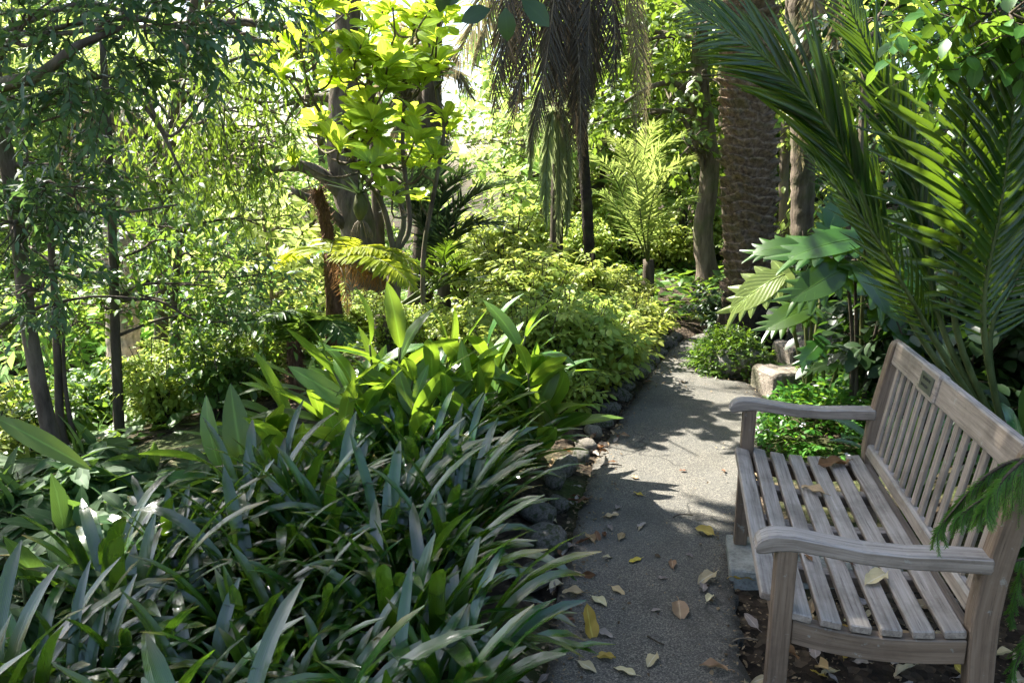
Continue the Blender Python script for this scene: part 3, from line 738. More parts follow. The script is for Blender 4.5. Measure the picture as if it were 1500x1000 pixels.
# ginger canes: stem and leaves as parts
GLEAF = []
for s in range(4):
    mb = MB(); tp = leaf_tpl([0, .08, .2, .38, .55, .72, .86, .95, 1], [.04, .10, .18, .225, .225, .185, .115, .05, .008], .12 + .08 * s, .12 + .14 * s, cols=5, wave=.01)
    V, F, A_ = tp; A_ = A_.copy(); A_[:, 2] = R.uniform(.1, .9); mb.add(V, F, A_); GLEAF.append(mb.mesh('leaf', M['ginger']))
GINGER_N = [0]
def ginger(base, tip, nl, L, label, side=None, group='broad-leaved ginger canes'):
    base = np.asarray(base, float); tip = np.asarray(tip, float); rel = tip - base
    t_ = thing('ginger_plant', label, 'plant', base, group)
    mid = rel * .5 + np.array([0, 0, .08 * np.linalg.norm(rel)])
    P = spline([np.zeros(3), mid, rel], 14)
    mb = MB(); tube(mb, P, np.linspace(.011, .005, 14), 7); mb.build('stem', M['stem'], t_)
    T = nz(np.gradient(P, axis=0))
    sd = nz(np.cross(rel, [0, 0, 1.]) + np.array([1e-4, 0, 0])) if side is None else nz(np.asarray(side, float))
    sd = nz(sd + R.normal(size=3) * .25 * np.array([1, 1, .3]))
    for k in range(nl):
        f = .42 + .58 * (k / (nl - 1)); i = int(f * 13); p = P[i]
        sg = 1 if k % 2 else -1; last = k == nl - 1
        a = .2 if last else R.uniform(.42, .85)
        d = nz(T[i] * math.cos(a) + sg * sd * math.sin(a) + R.normal(size=3) * .10 + np.array([0, 0, .12]))
        x = nz(np.cross(d, np.array([0, 0, 1.]) + R.normal(size=3) * .35)); z = np.cross(x, d)
        l = L * 1.15 * R.uniform(.75, 1.12) * (.75 + .35 * math.sin(f * PI))
        o = link('leaf', GLEAF[(k + int(R.integers(0, 3))) % 4], t_)
        Mx = Matrix(((x[0], d[0], z[0], p[0]), (x[1], d[1], z[1], p[1]), (x[2], d[2], z[2], p[2]), (0, 0, 0, 1)))
        wd = R.uniform(.95, 1.4)
        o.matrix_local = Mx @ Matrix.Diagonal((l * wd, l, l, 1))
    return t_
# (tip pixel, depth of the tip, leaves, leaf length)
GI = [((475, 485), 3.35, 6, .34), ((540, 470), 3.75, 6, .36), ((585, 470), 3.6, 7, .38), ((655, 475), 3.9, 7, .36), ((715, 470), 4.0, 6, .36), ((770, 455), 3.8, 6, .38), ((805, 520), 3.9, 7, .36),
      ((605, 560), 3.4, 6, .30), ((520, 545), 3.4, 7, .36), ((450, 560), 3.5, 7, .38), ((400, 575), 3.6, 7, .38), ((350, 610), 3.5, 6, .36), ((745, 560), 3.75, 7, .34), ((690, 545), 3.6, 7, .34), ((640, 525), 3.8, 7, .36), ((560, 520), 3.9, 7, .36), ((430, 520), 3.9, 7, .36), ((820, 585), 3.65, 6, .32), ((500, 600), 3.2, 6, .34), ((380, 640), 3.2, 6, .34), ((300, 640), 3.1, 5, .34), ((790, 610), 3.4, 6, .32)]
GLAB = ['one big upright backlit leaf at its top', 'a slim leaf leaning towards the tree fern', 'a pair of crossing leaves at its top', 'leaves spread like a hand near the middle', 'an upright oval leaf standing above the clump', 'a long tip leaf pointing up and towards the path', 'leaves fanned out towards the path', 'a hanging pointed leaf low in the clump', 'wide leaves just behind the big upright leaf', 'leaves swept flat towards the saplings', 'slender leaves reaching over the slope', 'long leaves near the outer end of the clump', 'shaded leaves beside the yellow-green shrubs', 'leaves half hidden in the centre of the clump', 'a broad leaf overlapping its neighbours', 'leaves at the back of the clump', 'leaves at the back near the fern fronds', 'leaves drooping towards the edging stones', 'leaves rising just above the strap bed', 'leaves leaning low over the outer bed', 'a grey-green folded leaf at the outermost end', 'arching leaves just above the pale stones']
for ((tx, ty), dep, nl, L), lab in zip(GI, GLAB):
    tip = W(tx, ty, dep); lx = R.uniform(-.05, .05)
    b = np.array([tip[0] + (.30 if tx < 480 else -.02) + R.uniform(-.06, .06) + (-.1 if tx > 740 else 0), dep + R.uniform(-.05, .2), 0]); b[2] = ground_z(b[0], b[1]) - .02
    b[0] = min(b[0], left_x(b[1]) - .22)
    tip[2] -= L * .35
    ginger(b, tip, nl, L, 'green ginger cane with ' + lab, side=(R.uniform(.4, 1) * (1 if tx > 420 else .6), R.uniform(-.6, .6), .15))
# filling canes of the same clump
for k in range(10):
    y = R.uniform(3.35, 4.2); x = R.uniform(-.95, .30); x = min(x, left_x(y) - .3); b = G3(x, y, -.02)
    ginger(b, (x + R.normal() * .12, y + R.normal() * .1 - .05, b[2] + R.uniform(.38, .62)), 7, .32, 'short green ginger cane among the taller ones behind the strap bed', side=(R.uniform(.3, 1), R.uniform(-.7, .7), .1))
# the single cane at the picture's left edge, its leaf lit from behind
t_ = thing('ginger_plant', 'ginger cane with one long bright leaf reaching in from the outer slope', 'plant', G3(-2.02, 2.55))
bz = t_.location
mb = MB(); tip = W(-8, 610, 2.5) - np.array(bz); tube(mb, spline([(0, 0, 0), tip * .5 + np.array([-.05, 0, .05]), tip], 12), np.linspace(.01, .004, 12), 7); mb.build('stem', M['stem'], t_)
d = nz(W(130, 680, 2.45) - W(-8, 608, 2.5)); l = np.linalg.norm(W(130, 680, 2.45) - W(-8, 608, 2.5)); 
for dd, ll in ((d, l), (nz([-.7, .2, .3]), .3), (nz([-.3, -.6, .3]), .3)):
    x = nz(np.cross(dd, (.35, -.75, .6))); z = np.cross(x, dd); o = link('leaf', GLEAF[0], t_)
    o.matrix_local = Matrix(((x[0], dd[0], z[0], tip[0]), (x[1], dd[1], z[1], tip[1]), (x[2], dd[2], z[2], tip[2]), (0, 0, 0, 1))) @ Matrix.Diagonal((ll * .85, ll, ll, 1))

# pale understorey plants at the outer side of the bed
def bushy_mesh(name, seed, m, stems, h, spread, tl, K, tpl, size, droop, stem_m=None, up=.8, wide=1.0):
    lf = MB(); wd = MB()
    for k in range(stems):
        a = R.uniform(0, 2 * PI); r = spread * math.sqrt(R.uniform(0, 1)); e = np.array([math.cos(a) * r, math.sin(a) * r, h * R.uniform(.6, 1.05) * (1 - .35 * (r / spread) ** 2)])
        P = spline([e * np.array([.15, .15, 0]), e * np.array([.55, .55, .55]) + R.normal(size=3) * .03, e], 8); tube(wd, P, np.linspace(.005, .002, 8) * (1 + h), 5, lf=.5)
        nb = max(3, int(h / tl * 3.2)); f = R.uniform(.30, 1.0, nb); i = np.minimum((f * 7).astype(int), 6); B = P[i] + (P[i + 1] - P[i]) * R.uniform(0, 1, nb)[:, None]
        an = R.uniform(0, 2 * PI, nb); D = np.stack([np.cos(an), np.sin(an), R.uniform(.1, .8, nb)], 1)
        twigs(lf, wd, B, D, tl * R.uniform(.6, 1.2, nb), K, tpl, size, droop, .9, up, wide=wide, wr=.0015)
    return lf, wd
def bushy(name, label, cat, loc, lf, wd, lm, wm, group=None, rz=0, sc=1):
    t = thing(name, label, cat, loc, group, rz); t.scale = (sc,) * 3
    wd.build('stems' if 0 else 'stem', wm, t); lf.build('foliage', lm, t); return t
PROT = {}
def bush_copy(key, gen, name, label, cat, loc, group, rz, sc, lm, wm):
    """first call builds the plant, later calls copy it with its parts"""
    if key not in PROT:
        lf, wd = gen(); PROT[key] = bushy(name, label, cat, loc, lf, wd, lm, wm, group, rz, 1); PROT[key].scale = (sc,) * 3 if np.isscalar(sc) else sc; return PROT[key]
    return dup(PROT[key], loc, rz, sc, label, group)
g1 = lambda: bushy_mesh('p', 1, None, 9, .30, .14, .16, 5, T_LANCE, .17, .35, wide=1.5)
g2 = lambda: bushy_mesh('p', 2, None, 7, .36, .13, .12, 4, T_OVAL, .13, .3, wide=.6)
cnt = 0
for ri, y in enumerate(np.arange(1.55, 3.5, .25)):
    ci = 0
    for x in np.arange(-1.2, -3.3, -.27):
        lim = -1.40 if y < 2.5 else -1.35 + (y - 2.5) * .45
        if x > lim or x < -.95 * y + .2 * (y < 3) : continue
        if 4.0 < y and x < -2.1: continue
        kk = int(R.integers(0, 2)); cnt += 1; ci += 1
        bush_copy('under%d' % kk, (g1, g2)[kk], 'understorey_plant', ('pale narrow-leaved', 'pale broad-leaved')[kk] + ' understorey plant, %s beyond the strap bed in the %s row from the bottom' % (ORD[ci - 1], ORD[ri]), 'plant', G3(x + R.uniform(-.09, .09), y + R.uniform(-.09, .09), -.02), 'low plants on the outer side of the bed', R.uniform(0, 6), R.uniform(.8, 1.35), M['under'], M['stem'])

# ---------------------------------------------------------------- sunlit shrub border beside the path
gs = [lambda: bushy_mesh('s', 3, None, 46, 1.0, .58, .26, 7, T_SMALL, .085, .25), lambda: bushy_mesh('s', 4, None, 40, .9, .60, .24, 7, T_OVAL, .08, .3), lambda: bushy_mesh('s', 5, None, 30, 1.0, .42, .24, 7, T_SMALL, .09, .2)]
SB = [  # px of the top, top py, depth, kind, width scale, label
    (770, 420, 5.0, 0, 'yellow-green bush right behind the ginger canes'),
    (845, 400, 5.3, 1, 'yellow-green bush whose dark stems show above the edging rocks'),
    (905, 425, 5.9, 0, 'sunlit bush leaning out over the shaded edging rocks'),
    (700, 420, 6.0, 1, 'sunlit yellow bush between the ginger canes and the dark fan palm'),
    (955, 420, 6.8, 1, 'sunlit bush at the path edge before the bend'),
    (995, 425, 7.6, 0, 'last sunlit bush at the bend of the path'),
    (870, 365, 7.2, 2, 'upright sunlit bush at the foot of the slender dark palm'),
    (790, 360, 7.0, 0, 'big sunlit bush beside the weeping green frond'),
    (930, 385, 8.3, 1, 'low sunlit bush in front of the young feather palm'),
    (735, 350, 7.6, 2, 'tall light-green bush rising against the bright gap'),
    (755, 290, 8.4, 2, 'tallest light-green bush before the white gap in the trees'),
    (640, 425, 6.6, 1, 'low yellow bush under the fern frond'),
      (540, 420, 7.6, 0, 'yellow bush at the foot of the massive leaning trunk'),
      (690, 300, 9.5, 1, 'pale bush before the bright gap beside the dark fan palm'),
    (585, 440, 6.3, 0, 'low yellow bush beside the hanging rust-brown fronds'),
    (1010, 380, 9.2, 1, 'shaded green bush before the grey tree trunk')]
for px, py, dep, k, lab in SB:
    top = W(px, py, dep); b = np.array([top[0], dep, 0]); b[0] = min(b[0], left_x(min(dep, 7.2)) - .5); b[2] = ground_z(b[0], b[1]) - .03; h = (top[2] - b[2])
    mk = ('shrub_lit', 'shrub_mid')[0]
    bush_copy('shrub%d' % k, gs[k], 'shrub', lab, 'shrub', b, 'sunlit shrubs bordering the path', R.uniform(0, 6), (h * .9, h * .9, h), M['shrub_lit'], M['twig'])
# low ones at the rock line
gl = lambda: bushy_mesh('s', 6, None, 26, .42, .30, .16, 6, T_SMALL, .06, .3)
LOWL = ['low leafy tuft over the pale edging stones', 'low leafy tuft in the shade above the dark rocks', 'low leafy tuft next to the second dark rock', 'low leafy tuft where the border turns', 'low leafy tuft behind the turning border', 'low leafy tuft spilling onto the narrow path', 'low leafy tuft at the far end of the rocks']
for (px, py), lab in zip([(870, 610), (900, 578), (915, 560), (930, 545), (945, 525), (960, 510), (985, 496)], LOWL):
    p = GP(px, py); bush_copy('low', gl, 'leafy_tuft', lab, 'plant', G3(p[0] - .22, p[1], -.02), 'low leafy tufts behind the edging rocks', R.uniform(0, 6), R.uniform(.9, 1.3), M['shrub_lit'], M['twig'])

# ---------------------------------------------------------------- right-hand side: mounds, strap plants, lobed leaves
def mound(name, c, r, n, size, tpl, m, label, cat, flowers=0, tl=.12, K=6):
    t = thing(name, label, cat, c); lf = MB(); wd = MB()
    d = rnd_dirs(n); d[:, 2] = np.abs(d[:, 2]); p = d * np.asarray(r) * R.uniform(.72, 1.05, n)[:, None]
    twigs(lf, wd, p, d + R.normal(size=d.shape) * .4 + np.array([0, 0, .3]), tl * R.uniform(.6, 1.2, n), K, tpl, size, .25, 1.0, 1.0, wr=.0012)
    lf.build('foliage', M[m], t); wd.build('stem', M['stem'], t)
    if flowers:
        fb = MB(); d = rnd_dirs(flowers); d[:, 2] = np.abs(d[:, 2]) * .8 + .1; p = nz(d) * np.asarray(r) * 1.1
        for k in range(5):
            a = k * 2 * PI / 5; dd = np.tile([math.cos(a), math.sin(a), .25], (flowers, 1)); scatter(fb, T_SMALL, p, dd + R.normal(size=p.shape) * .1, np.tile([0, 0, 1.], (flowers, 1)), .018 * R.uniform(.8, 1.3, flowers), .5, 1.5)
        fb.build('blossom', M['flower'], t)
    return t
p = GP(1180, 640); mound('ground_cover_mound', (p[0] + .06, p[1] - .05, ground_z(p[0], p[1]) - .03), (.34, .34, .33), 480, .042, T_OVAL, 'cover', 'bright green ground-cover mound with pale flowers behind the far armrest', 'plant', 40)
p = GP(1240, 620); mound('ground_cover_mound', (p[0] + .22, p[1] + .1, ground_z(p[0], p[1]) - .03), (.34, .34, .30), 300, .05, T_OVAL, 'dark', 'dark green ground-cover mound behind the back posts of the bench', 'plant', 14)
p = GP(1230, 590); mound('ground_cover_mound', (p[0] + .12, p[1] + .25, ground_z(p[0], p[1])), (.30, .26, .26), 300, .04, T_OVAL, 'cover', 'white-flowering ground-cover mound below the yellow leaf', 'plant', 170)
p = GP(1078, 552); mound('small_fern_cover', (p[0] + .0, p[1] + .22, .02), (.28, .26, .27), 560, .038, T_SMALL, 'cover', 'small ferny plants covering the boulder at the path edge', 'plant', 0)
p = GP(1055, 500); mound('small_fern_cover', (p[0] + .3, p[1] + 1.0, .0), (.30, .30, .12), 150, .05, T_SMALL, 'shrub_lit', 'yellow-green plants beyond the boulder beside the far path', 'plant', 0)

STRAPL = [strap_mesh(300 + s, M['strap_lit'], n=18, L=(.5, .75), wd=.062, lean=(-.15, -.2), erect=.1) for s in range(3)]
for (x, y, s, lab) in [(2.02, 2.75, 1.05, 'glossy strap plant with a yellow-tipped leaf behind the bench top rail'), (2.35, 2.55, 1.1, 'glossy strap plant arching over the near end of the bench back'), (1.85, 3.2, .95, 'shaded strap plant behind the middle of the bench back'), (2.3, 3.15, 1.1, 'dark strap plant under the palm fronds'), (2.75, 3.0, 1.1, 'strap plant at the outer end of the bank')]:
    put('strap_leaf_plant', random.choice(STRAPL), G3(x, y), R.uniform(-.5, .5), s, lab, 'plant', 'glossy strap plants behind the bench')

def lobed_mesh(seed, m, L=.42, nlobe=8, droop=.35):
    rg = np.random.default_rng(seed); mb = MB(); n = 16; t = np.linspace(0, 1, n)
    mid = np.stack([0 * t, L * (t - .05 * t ** 2), -droop * L * t ** 1.8], 1); T = nz(np.gradient(mid, axis=0))
    tube(mb, mid, np.linspace(.006, .0015, n), 5, lf=.9)
    for sg in (1, -1):   # the undivided middle of the blade
        bw = L * .27 * np.sin(PI * np.clip(t * .9 + .08, 0, 1)) ** .7; cs3 = np.linspace(0, 1, 3)
        V = mid[:, None] + np.array([sg, 0, 0]) * (cs3[None, :, None] * bw[:, None, None]); V[..., 2] += cs3[None] * bw[:, None] * .1 + .001
        A_ = np.zeros((n, 3, 3)); A_[..., 0] = .5 + cs3 * .4; A_[..., 1] = t[:, None]; A_[..., 2] = .5
        ii = np.arange(n - 1)[:, None] * 3; jj = np.arange(2)[None]; F = np.stack([ii + jj, ii + jj + 1, ii + 4 + jj, ii + 3 + jj], -1).reshape(-1, 4)
        mb.add(V.reshape(-1, 3), F if sg > 0 else F[:, ::-1], A_.reshape(-1, 3))
    for sg in (1, -1):
        for k in range(nlobe):
            f = (k + .3) / nlobe; i = min(int(f * (n - 1)), n - 2); p = mid[i]
            a = 1.75 - 1.35 * f; l = L * .45 * math.sin(PI * (.22 + .62 * f)) ** .8 * rg.uniform(.9, 1.1) * (1 if k < nlobe - 1 else 1.2)
            w = L / nlobe * 1.05; rows = 8; q = np.linspace(0, 1, rows)
            dirv = T[i] * math.cos(a) + np.array([sg, 0, 0]) * math.sin(a) + np.array([0, 0, .12])
            C = p + dirv * (l * q)[:, None]; C[:, 2] -= .14 * l * q ** 2.2; C += T[i] * (.16 * l * q ** 2)[:, None]
            wd = w * np.interp(q, [0, .3, .6, .85, 1], [1.2, 1.18, .9, .45, .03]) * .92
            cs = np.linspace(-.5, .5, 5); V = C[:, None] + T[i] * (cs[None, :, None] * wd[:, None, None] * 1.5); V[..., 2] += (np.abs(cs)[None] * -.35 * wd[:, None])
            A_ = np.zeros((rows, 5, 3)); A_[..., 0] = cs + .5; A_[..., 1] = q[:, None]; A_[..., 2] = rg.uniform(.3, .7)
            ii = np.arange(rows - 1)[:, None] * 5; jj = np.arange(4)[None]; F = np.stack([ii + jj, ii + jj + 1, ii + 6 + jj, ii + 5 + jj], -1).reshape(-1, 4)
            mb.add(V.reshape(-1, 3), F if sg > 0 else F[:, ::-1], A_.reshape(-1, 3))
    return mb.mesh('leaf', m)
LOB = [lobed_mesh(s, M['philo'], nlobe=5 + s) for s in range(3)]; LOBP = [lobed_mesh(9, M['philo_pale'], nlobe=6, droop=.5)]
def place_leaf(par, mesh, p, d, nrm, sc):
    d = nz(d); x = nz(np.cross(d, nrm)); z = np.cross(x, d); o = link('leaf', mesh, par); b = np.array(par.location)
    q = np.asarray(p) - b
    o.matrix_local = Matrix(((x[0], d[0], z[0], q[0]), (x[1], d[1], z[1], q[1]), (x[2], d[2], z[2], q[2]), (0, 0, 0, 1))) @ Matrix.Diagonal((sc, sc, sc, 1))
def lobed_plant(base, leaves, label):
    t = thing('lobed_leaf_plant', label, 'plant', base, 'big lobed-leaf plants by the stone blocks'); b = np.asarray(base, float)
    for (px, py, dep, d, nrm, sc, pale) in leaves:
        p = W(px, py, dep); mb = MB(); rel = p - b
        tube(mb, spline([(R.normal() * .03, R.normal() * .03, -.02), rel * .5 + np.array([0, 0, .06]), rel], 14), np.linspace(.017, .008, 14), 8, lf=.5); sc *= .9; mb.build('stalk', M['stem'] if pale != 2 else M['bark_dark'], t)
        place_leaf(t, LOBP[0] if pale == 1 else random.choice(LOB), p, np.asarray(d, float), np.asarray(nrm, float), sc)
lobed_plant(G3(2.15, 4.45), [(1268, 350, 4.3, (-1, -.15, .05), (-.1, -.5, .9), 1.15, 0), (1240, 392, 4.2, (-.85, -.4, -.25), (.1, -.7, .7), .95, 2), (1252, 388, 4.22, (.3, -.8, -.35), (.2, -.5, .85), .9, 2), (1300, 405, 4.4, (.95, -.2, .05), (-.1, -.5, .85), 1.0, 0), (1290, 455, 4.2, (.5, -.6, -.3), (0, -.6, .8), .85, 2)], 'big lobed-leaf plant with dark stalks, its top leaf shining in the sun')
lobed_plant(G3(1.95, 4.75), [(1178, 362, 4.7, (-1, .1, .12), (-.05, -.6, .8), .8, 0), (1148, 402, 4.5, (-1, -.1, -.4), (-.3, -.7, .65), .95, 1), (1190, 450, 4.3, (-.9, -.35, -.1), (0, -.5, .85), .8, 0), (1215, 335, 5.0, (.3, .3, .5), (0, -.7, .7), .8, 0)], 'big lobed-leaf plant with a pale yellowish leaf hanging before the thick palm')
lobed_plant(G3(1.98, 4.55), [(1205, 500, 4.4, (-.7, -.3, -.5), (0, -.6, .8), .5, 0), (1228, 532, 4.3, (-.9, -.1, .1), (0, -.5, .9), .42, 1)], 'small lobed-leaf plant with a yellow leaf beside the stone blocks')
# leafy ground cover that nobody could count, on the slopes beyond the beds
mb = MB(); n = 34000
x = R.uniform(-13, 11, n); y = 4.6 + 17 * R.uniform(0, 1, n) ** 1.3; pd = path_dist(x, y); k = (pd > .35) & ((x > 1.6) | (y > 5.2) | (x < -2.2)); x, y = x[k], y[k]; n = len(x)
p = np.stack([x, y, ground_z(x, y) + R.uniform(0, .10, n)], 1); a = R.uniform(0, 6.3, n)
scatter(mb, T_FAR, p, np.stack([np.cos(a), np.sin(a), R.uniform(-.1, .8, n)], 1), np.tile([0, 0, 1.], (n, 1)) + R.normal(size=(n, 3)) * .3, R.uniform(.09, .2, n), R.uniform(0, 1, n), 1.1)
tag(mb.build('undergrowth', M['shrub_mid']), 'low green leafy undergrowth covering the slopes', 'undergrowth', None, 'stuff')
# ================================================================ trees and palms
def tree(name, label, cat, base, trunk_pts, r0, r1, clumps, leafm, barkm, dens, tl, K, tpl, size, group=None, droop=.3, limbs=True, limb_r=None, gaps=True, hang=0.0, sides=10, wide=1.0, up=.7, extra=None, shell=.5, spread=.9, wr=.0022, limb_sag=.06):
    b = np.asarray(base, float); t = thing(name, label, cat, b, group); tr = MB(); cr = MB()
    P = spline(trunk_pts, 26)
    rad = np.linspace(r0, r1, 26); rad[:4] *= np.array([1.45, 1.2, 1.08, 1.02])
    tube(tr, P - b, rad, sides, rough=.07)
    if limbs:
        for c, r in clumps:
            c = np.asarray(c, float)
            dz = np.linalg.norm(P - c, axis=1) + np.maximum(0, P[:, 2] - c[2]) * 1.2
            dz[:8] += 5; i = int(np.argmin(dz)); lr = limb_r or rad[i] * .55
            Q = limb(tr, P[i] - b, c - b, lr, lr * .35, limb_sag, 11)
            for q in range(5):
                k = int(R.integers(4, 11)); e = c - b + nz(R.normal(size=3)) * np.asarray(r) * .8; limb(tr, Q[k], e, lr * .4, lr * .1, .04, 7, 5)
    for e in (extra or []):
        a_ = np.asarray(e[0], float); limb_pts = spline([np.asarray(q, float) - b for q in e[:-1]], 16); tube(tr, limb_pts, np.linspace(e[-1], e[-1] * .35, 16), 8, rough=.06)
    cl = [(np.asarray(c, float), r) for c, r in clumps]
    W0 = MB(); crown(cr, W0, cl, dens, tl, K, tpl, size, droop, spread, up, gaps, wide, shell, hang=hang, wr=wr)
    tr.build('trunk', M[barkm], t)
    if cr.n:
        # world -> local
        
        if W0.n:
            for v_, f_, a_ in [(np.vstack(W0.v), [f for f, _ in W0.f], np.vstack(W0.a))]:
                nn = cr.n; cr.v.append(v_); cr.a.append(a_); o0 = cr.n; cr.n += len(v_)
                for f in f_: cr.f.append((f + o0, 1))
        cr.v = [v - b for v in cr.v]; o = cr.build('crown', [M[leafm], M['twig']], t)
        
    return t
def Wg(px, dep): 
    p = W(px, 500, dep); p[2] = ground_z(p[0], p[1]) - .05; return p

# where the sun comes through the canopy
for (px, py), r in [((1020, 655), .22), ((935, 662), .15), ((1090, 640), .16), ((960, 748), .07), ((985, 545), .14), ((1020, 520), .2), ((1050, 500), .3), ((990, 660), .2)]:
    GAPS.append((GP(px, py), r))
GAPS.insert(0, (W(550, 395, 5.8), .42))
for q, r in [(W(1080, 250, 6.7), .45), (W(1090, 400, 6.8), .35), (W(1160, 600, 4.6), .36), (W(1150, 560, 5.6), .4), (W(1235, 360, 4.2), .35), (W(1120, 420, 4.5), .3), (W(1385, 235, 3.0), .28), (W(1450, 40, 2.75), .2), (W(1330, 210, 3.0), .12), (W(600, 510, 3.6), .42), (W(450, 545, 3.4), .3), (W(740, 500, 3.8), .3), (W(480, 520, 3.4), .22), (W(760, 480, 3.8), .25), (W(640, 500, 3.8), .2), (W(880, 470, 6.3), .95), (W(800, 400, 7), 1.5), (W(960, 450, 7.5), 1.1), (W(560, 400, 6), .8), (W(540, 150, 6), 1.6), (W(620, 60, 6), 1.4), (W(470, 60, 6), 1.2), (W(60, 650, 2.5), .2), (W(1440, 555, 2.7), .16), (W(950, 280, 9), 1.5), (W(1180, 250, 6), .5)]:
    GAPS.append((q, r))

# ---- added shading trees: crowns placed above the picture to throw the dappled shade
def shade(name, label, base, top, clumps, dens=95, size=.15, leafm='dark'):
    b = np.array([base[0], base[1], ground_z(*base) - .05])
    return tree(name, label, 'tree', b, [b, b * .6 + np.array([*top]) * .4 + np.array([.1, 0, 0]), np.array(top, float)], .16, .07, clumps, leafm, 'bark_dark', dens, .5, 7, T_OVAL, size, 'added shade trees', .25, gaps=True, limb_r=.045)
def sh(x, y, z): return np.array([x, y, 0]) + SUN_TO * (z / SUN_TO[2])   # the spot at height z whose shadow falls on (x, y)
z = 5.6
cl = [(sh(x, y, z + R.uniform(-.5, .7)), (1.0, 1.0, .55)) for x, y in [(-1.4, 1.2), (.1, 1.1), (-1.3, 2.6), (.1, 2.5), (1.3, 1.4), (1.4, 2.6), (-.2, 3.3), (2.6, 2.3), (-2.8, 2.5), (-2.7, 1.0), (.7, -.2), (-.9, -.2), (.9, 2.1), (1.2, 1.8), (1.2, 2.7), (.7, 1.5), (1.6, 2.2)]]
shade('added_shade_tree', 'added tall dark tree on the slope, its high crown placed to shade the bench', (-4.4, 5.2), (-3.0, 4.9, 5.4), cl, 210)
cl = [(sh(x, y, 6.6 + R.uniform(-.5, .7)), (1.1, 1.1, .6)) for x, y in [(3.0, 3.8), (3.2, 5.2), (4.4, 4.4), (2.2, 3.3), (3.9, 3.0), (1.0, 5.0), (1.3, 4.9), (1.6, 5.4), (2.0, 6.8), (3.2, 7.6)]]
shade('added_shade_tree', 'added tall dark tree beyond the shrubs, its crown placed to shade the right-hand bank', (-1.2, 9.4), (-.8, 8.8, 6.2), cl, 190)
# ---- near hanging-branch tree, upper left
LT = 'dark'
b = Wg(62, 4.3)
tree('slender_tree', 'leaning dark-barked tree at the left edge with drooping foliage', 'tree', b, [b, W(75, 640, 4.3), W(45, 500, 4.25), W(25, 330, 4.2), W(-10, 100, 4.1), W(-30, -120, 4.0)], .05, .035,
     [(W(60, 60, 3.6), (.62, .45, .36)), (W(170, 40, 3.6), (.5, .45, .36)), (W(280, 40, 3.8), (.45, .4, .40)), (W(120, 150, 3.8), (.5, .4, .22)), (W(60, 240, 4.2), (.5, .4, .2)), (W(230, 150, 4.0), (.3, .35, .36)), (W(20, 330, 3.9), (.4, .3, .25)), (W(70, 420, 4.0), (.35, .3, .2)), (W(110, 290, 4.0), (.4, .3, .16)), (W(360, 30, 4.2), (.36, .4, .3))], 'bluish', 'bark', 560, .20, 11, T_LANCE, .066, 'trees on the slope', .35, wide=1.35, hang=.12, limb_r=.018, up=.25,
     extra=[[W(0, 125, 3.7), W(60, 108, 3.6), W(110, 70, 3.6), W(180, 40, 3.7), .035], [W(25, 330, 4.2), W(60, 310, 4.2), W(170, 312, 4.1), W(260, 300, 4.1), .014]])
b = Wg(98, 4.6)
tree('slender_tree', 'thin twin-stemmed dark sapling next to the leaning tree', 'tree', b, [b, W(92, 640, 4.6), W(85, 540, 4.6), W(80, 430, 4.6), W(70, 300, 4.6)], .03, .018,
     [(W(60, 400, 4.7), (.5, .4, .22)), (W(20, 470, 4.6), (.4, .35, .2)), (W(120, 470, 4.9), (.4, .35, .2)), (W(30, 360, 5), (.5, .4, .2))], 'shrub_mid', 'bark_dark', 240, .25, 8, T_SMALL, .062, 'trees on the slope', .2, limb_r=.011,
     extra=[[b + np.array([.05, .02, 0]), W(110, 640, 4.62), W(95, 560, 4.6), W(92, 440, 4.6), .022], [W(0, 480, 4.5), W(40, 455, 4.5), W(130, 435, 4.5), W(210, 437, 4.6), .014]])
b = Wg(178, 4.9)
tree('slender_tree', 'straight dark sapling standing apart from the leaning tree', 'tree', b, [b, W(178, 650, 4.9), W(170, 520, 4.9), W(166, 380, 4.9), W(158, 200, 4.9), W(150, 60, 4.9)], .040, .02,
     [(W(250, 440, 4.9), (.45, .4, .2)), (W(150, 440, 5.0), (.4, .4, .18)), (W(330, 420, 5.0), (.38, .4, .24)), (W(360, 470, 5.0), (.34, .35, .22)), (W(250, 350, 5.2), (.5, .4, .2)), (W(100, 400, 5.2), (.5, .4, .2)), (W(210, 260, 5.0), (.4, .4, .2))], 'shrub_mid', 'bark_dark', 240, .25, 9, T_SMALL, .068, 'trees on the slope', .25, limb_r=.012,
     extra=[[W(170, 440, 4.9), W(230, 440, 4.9), W(290, 470, 4.9), W(350, 470, 5.0), .013]])
b = Wg(330, 6.4)
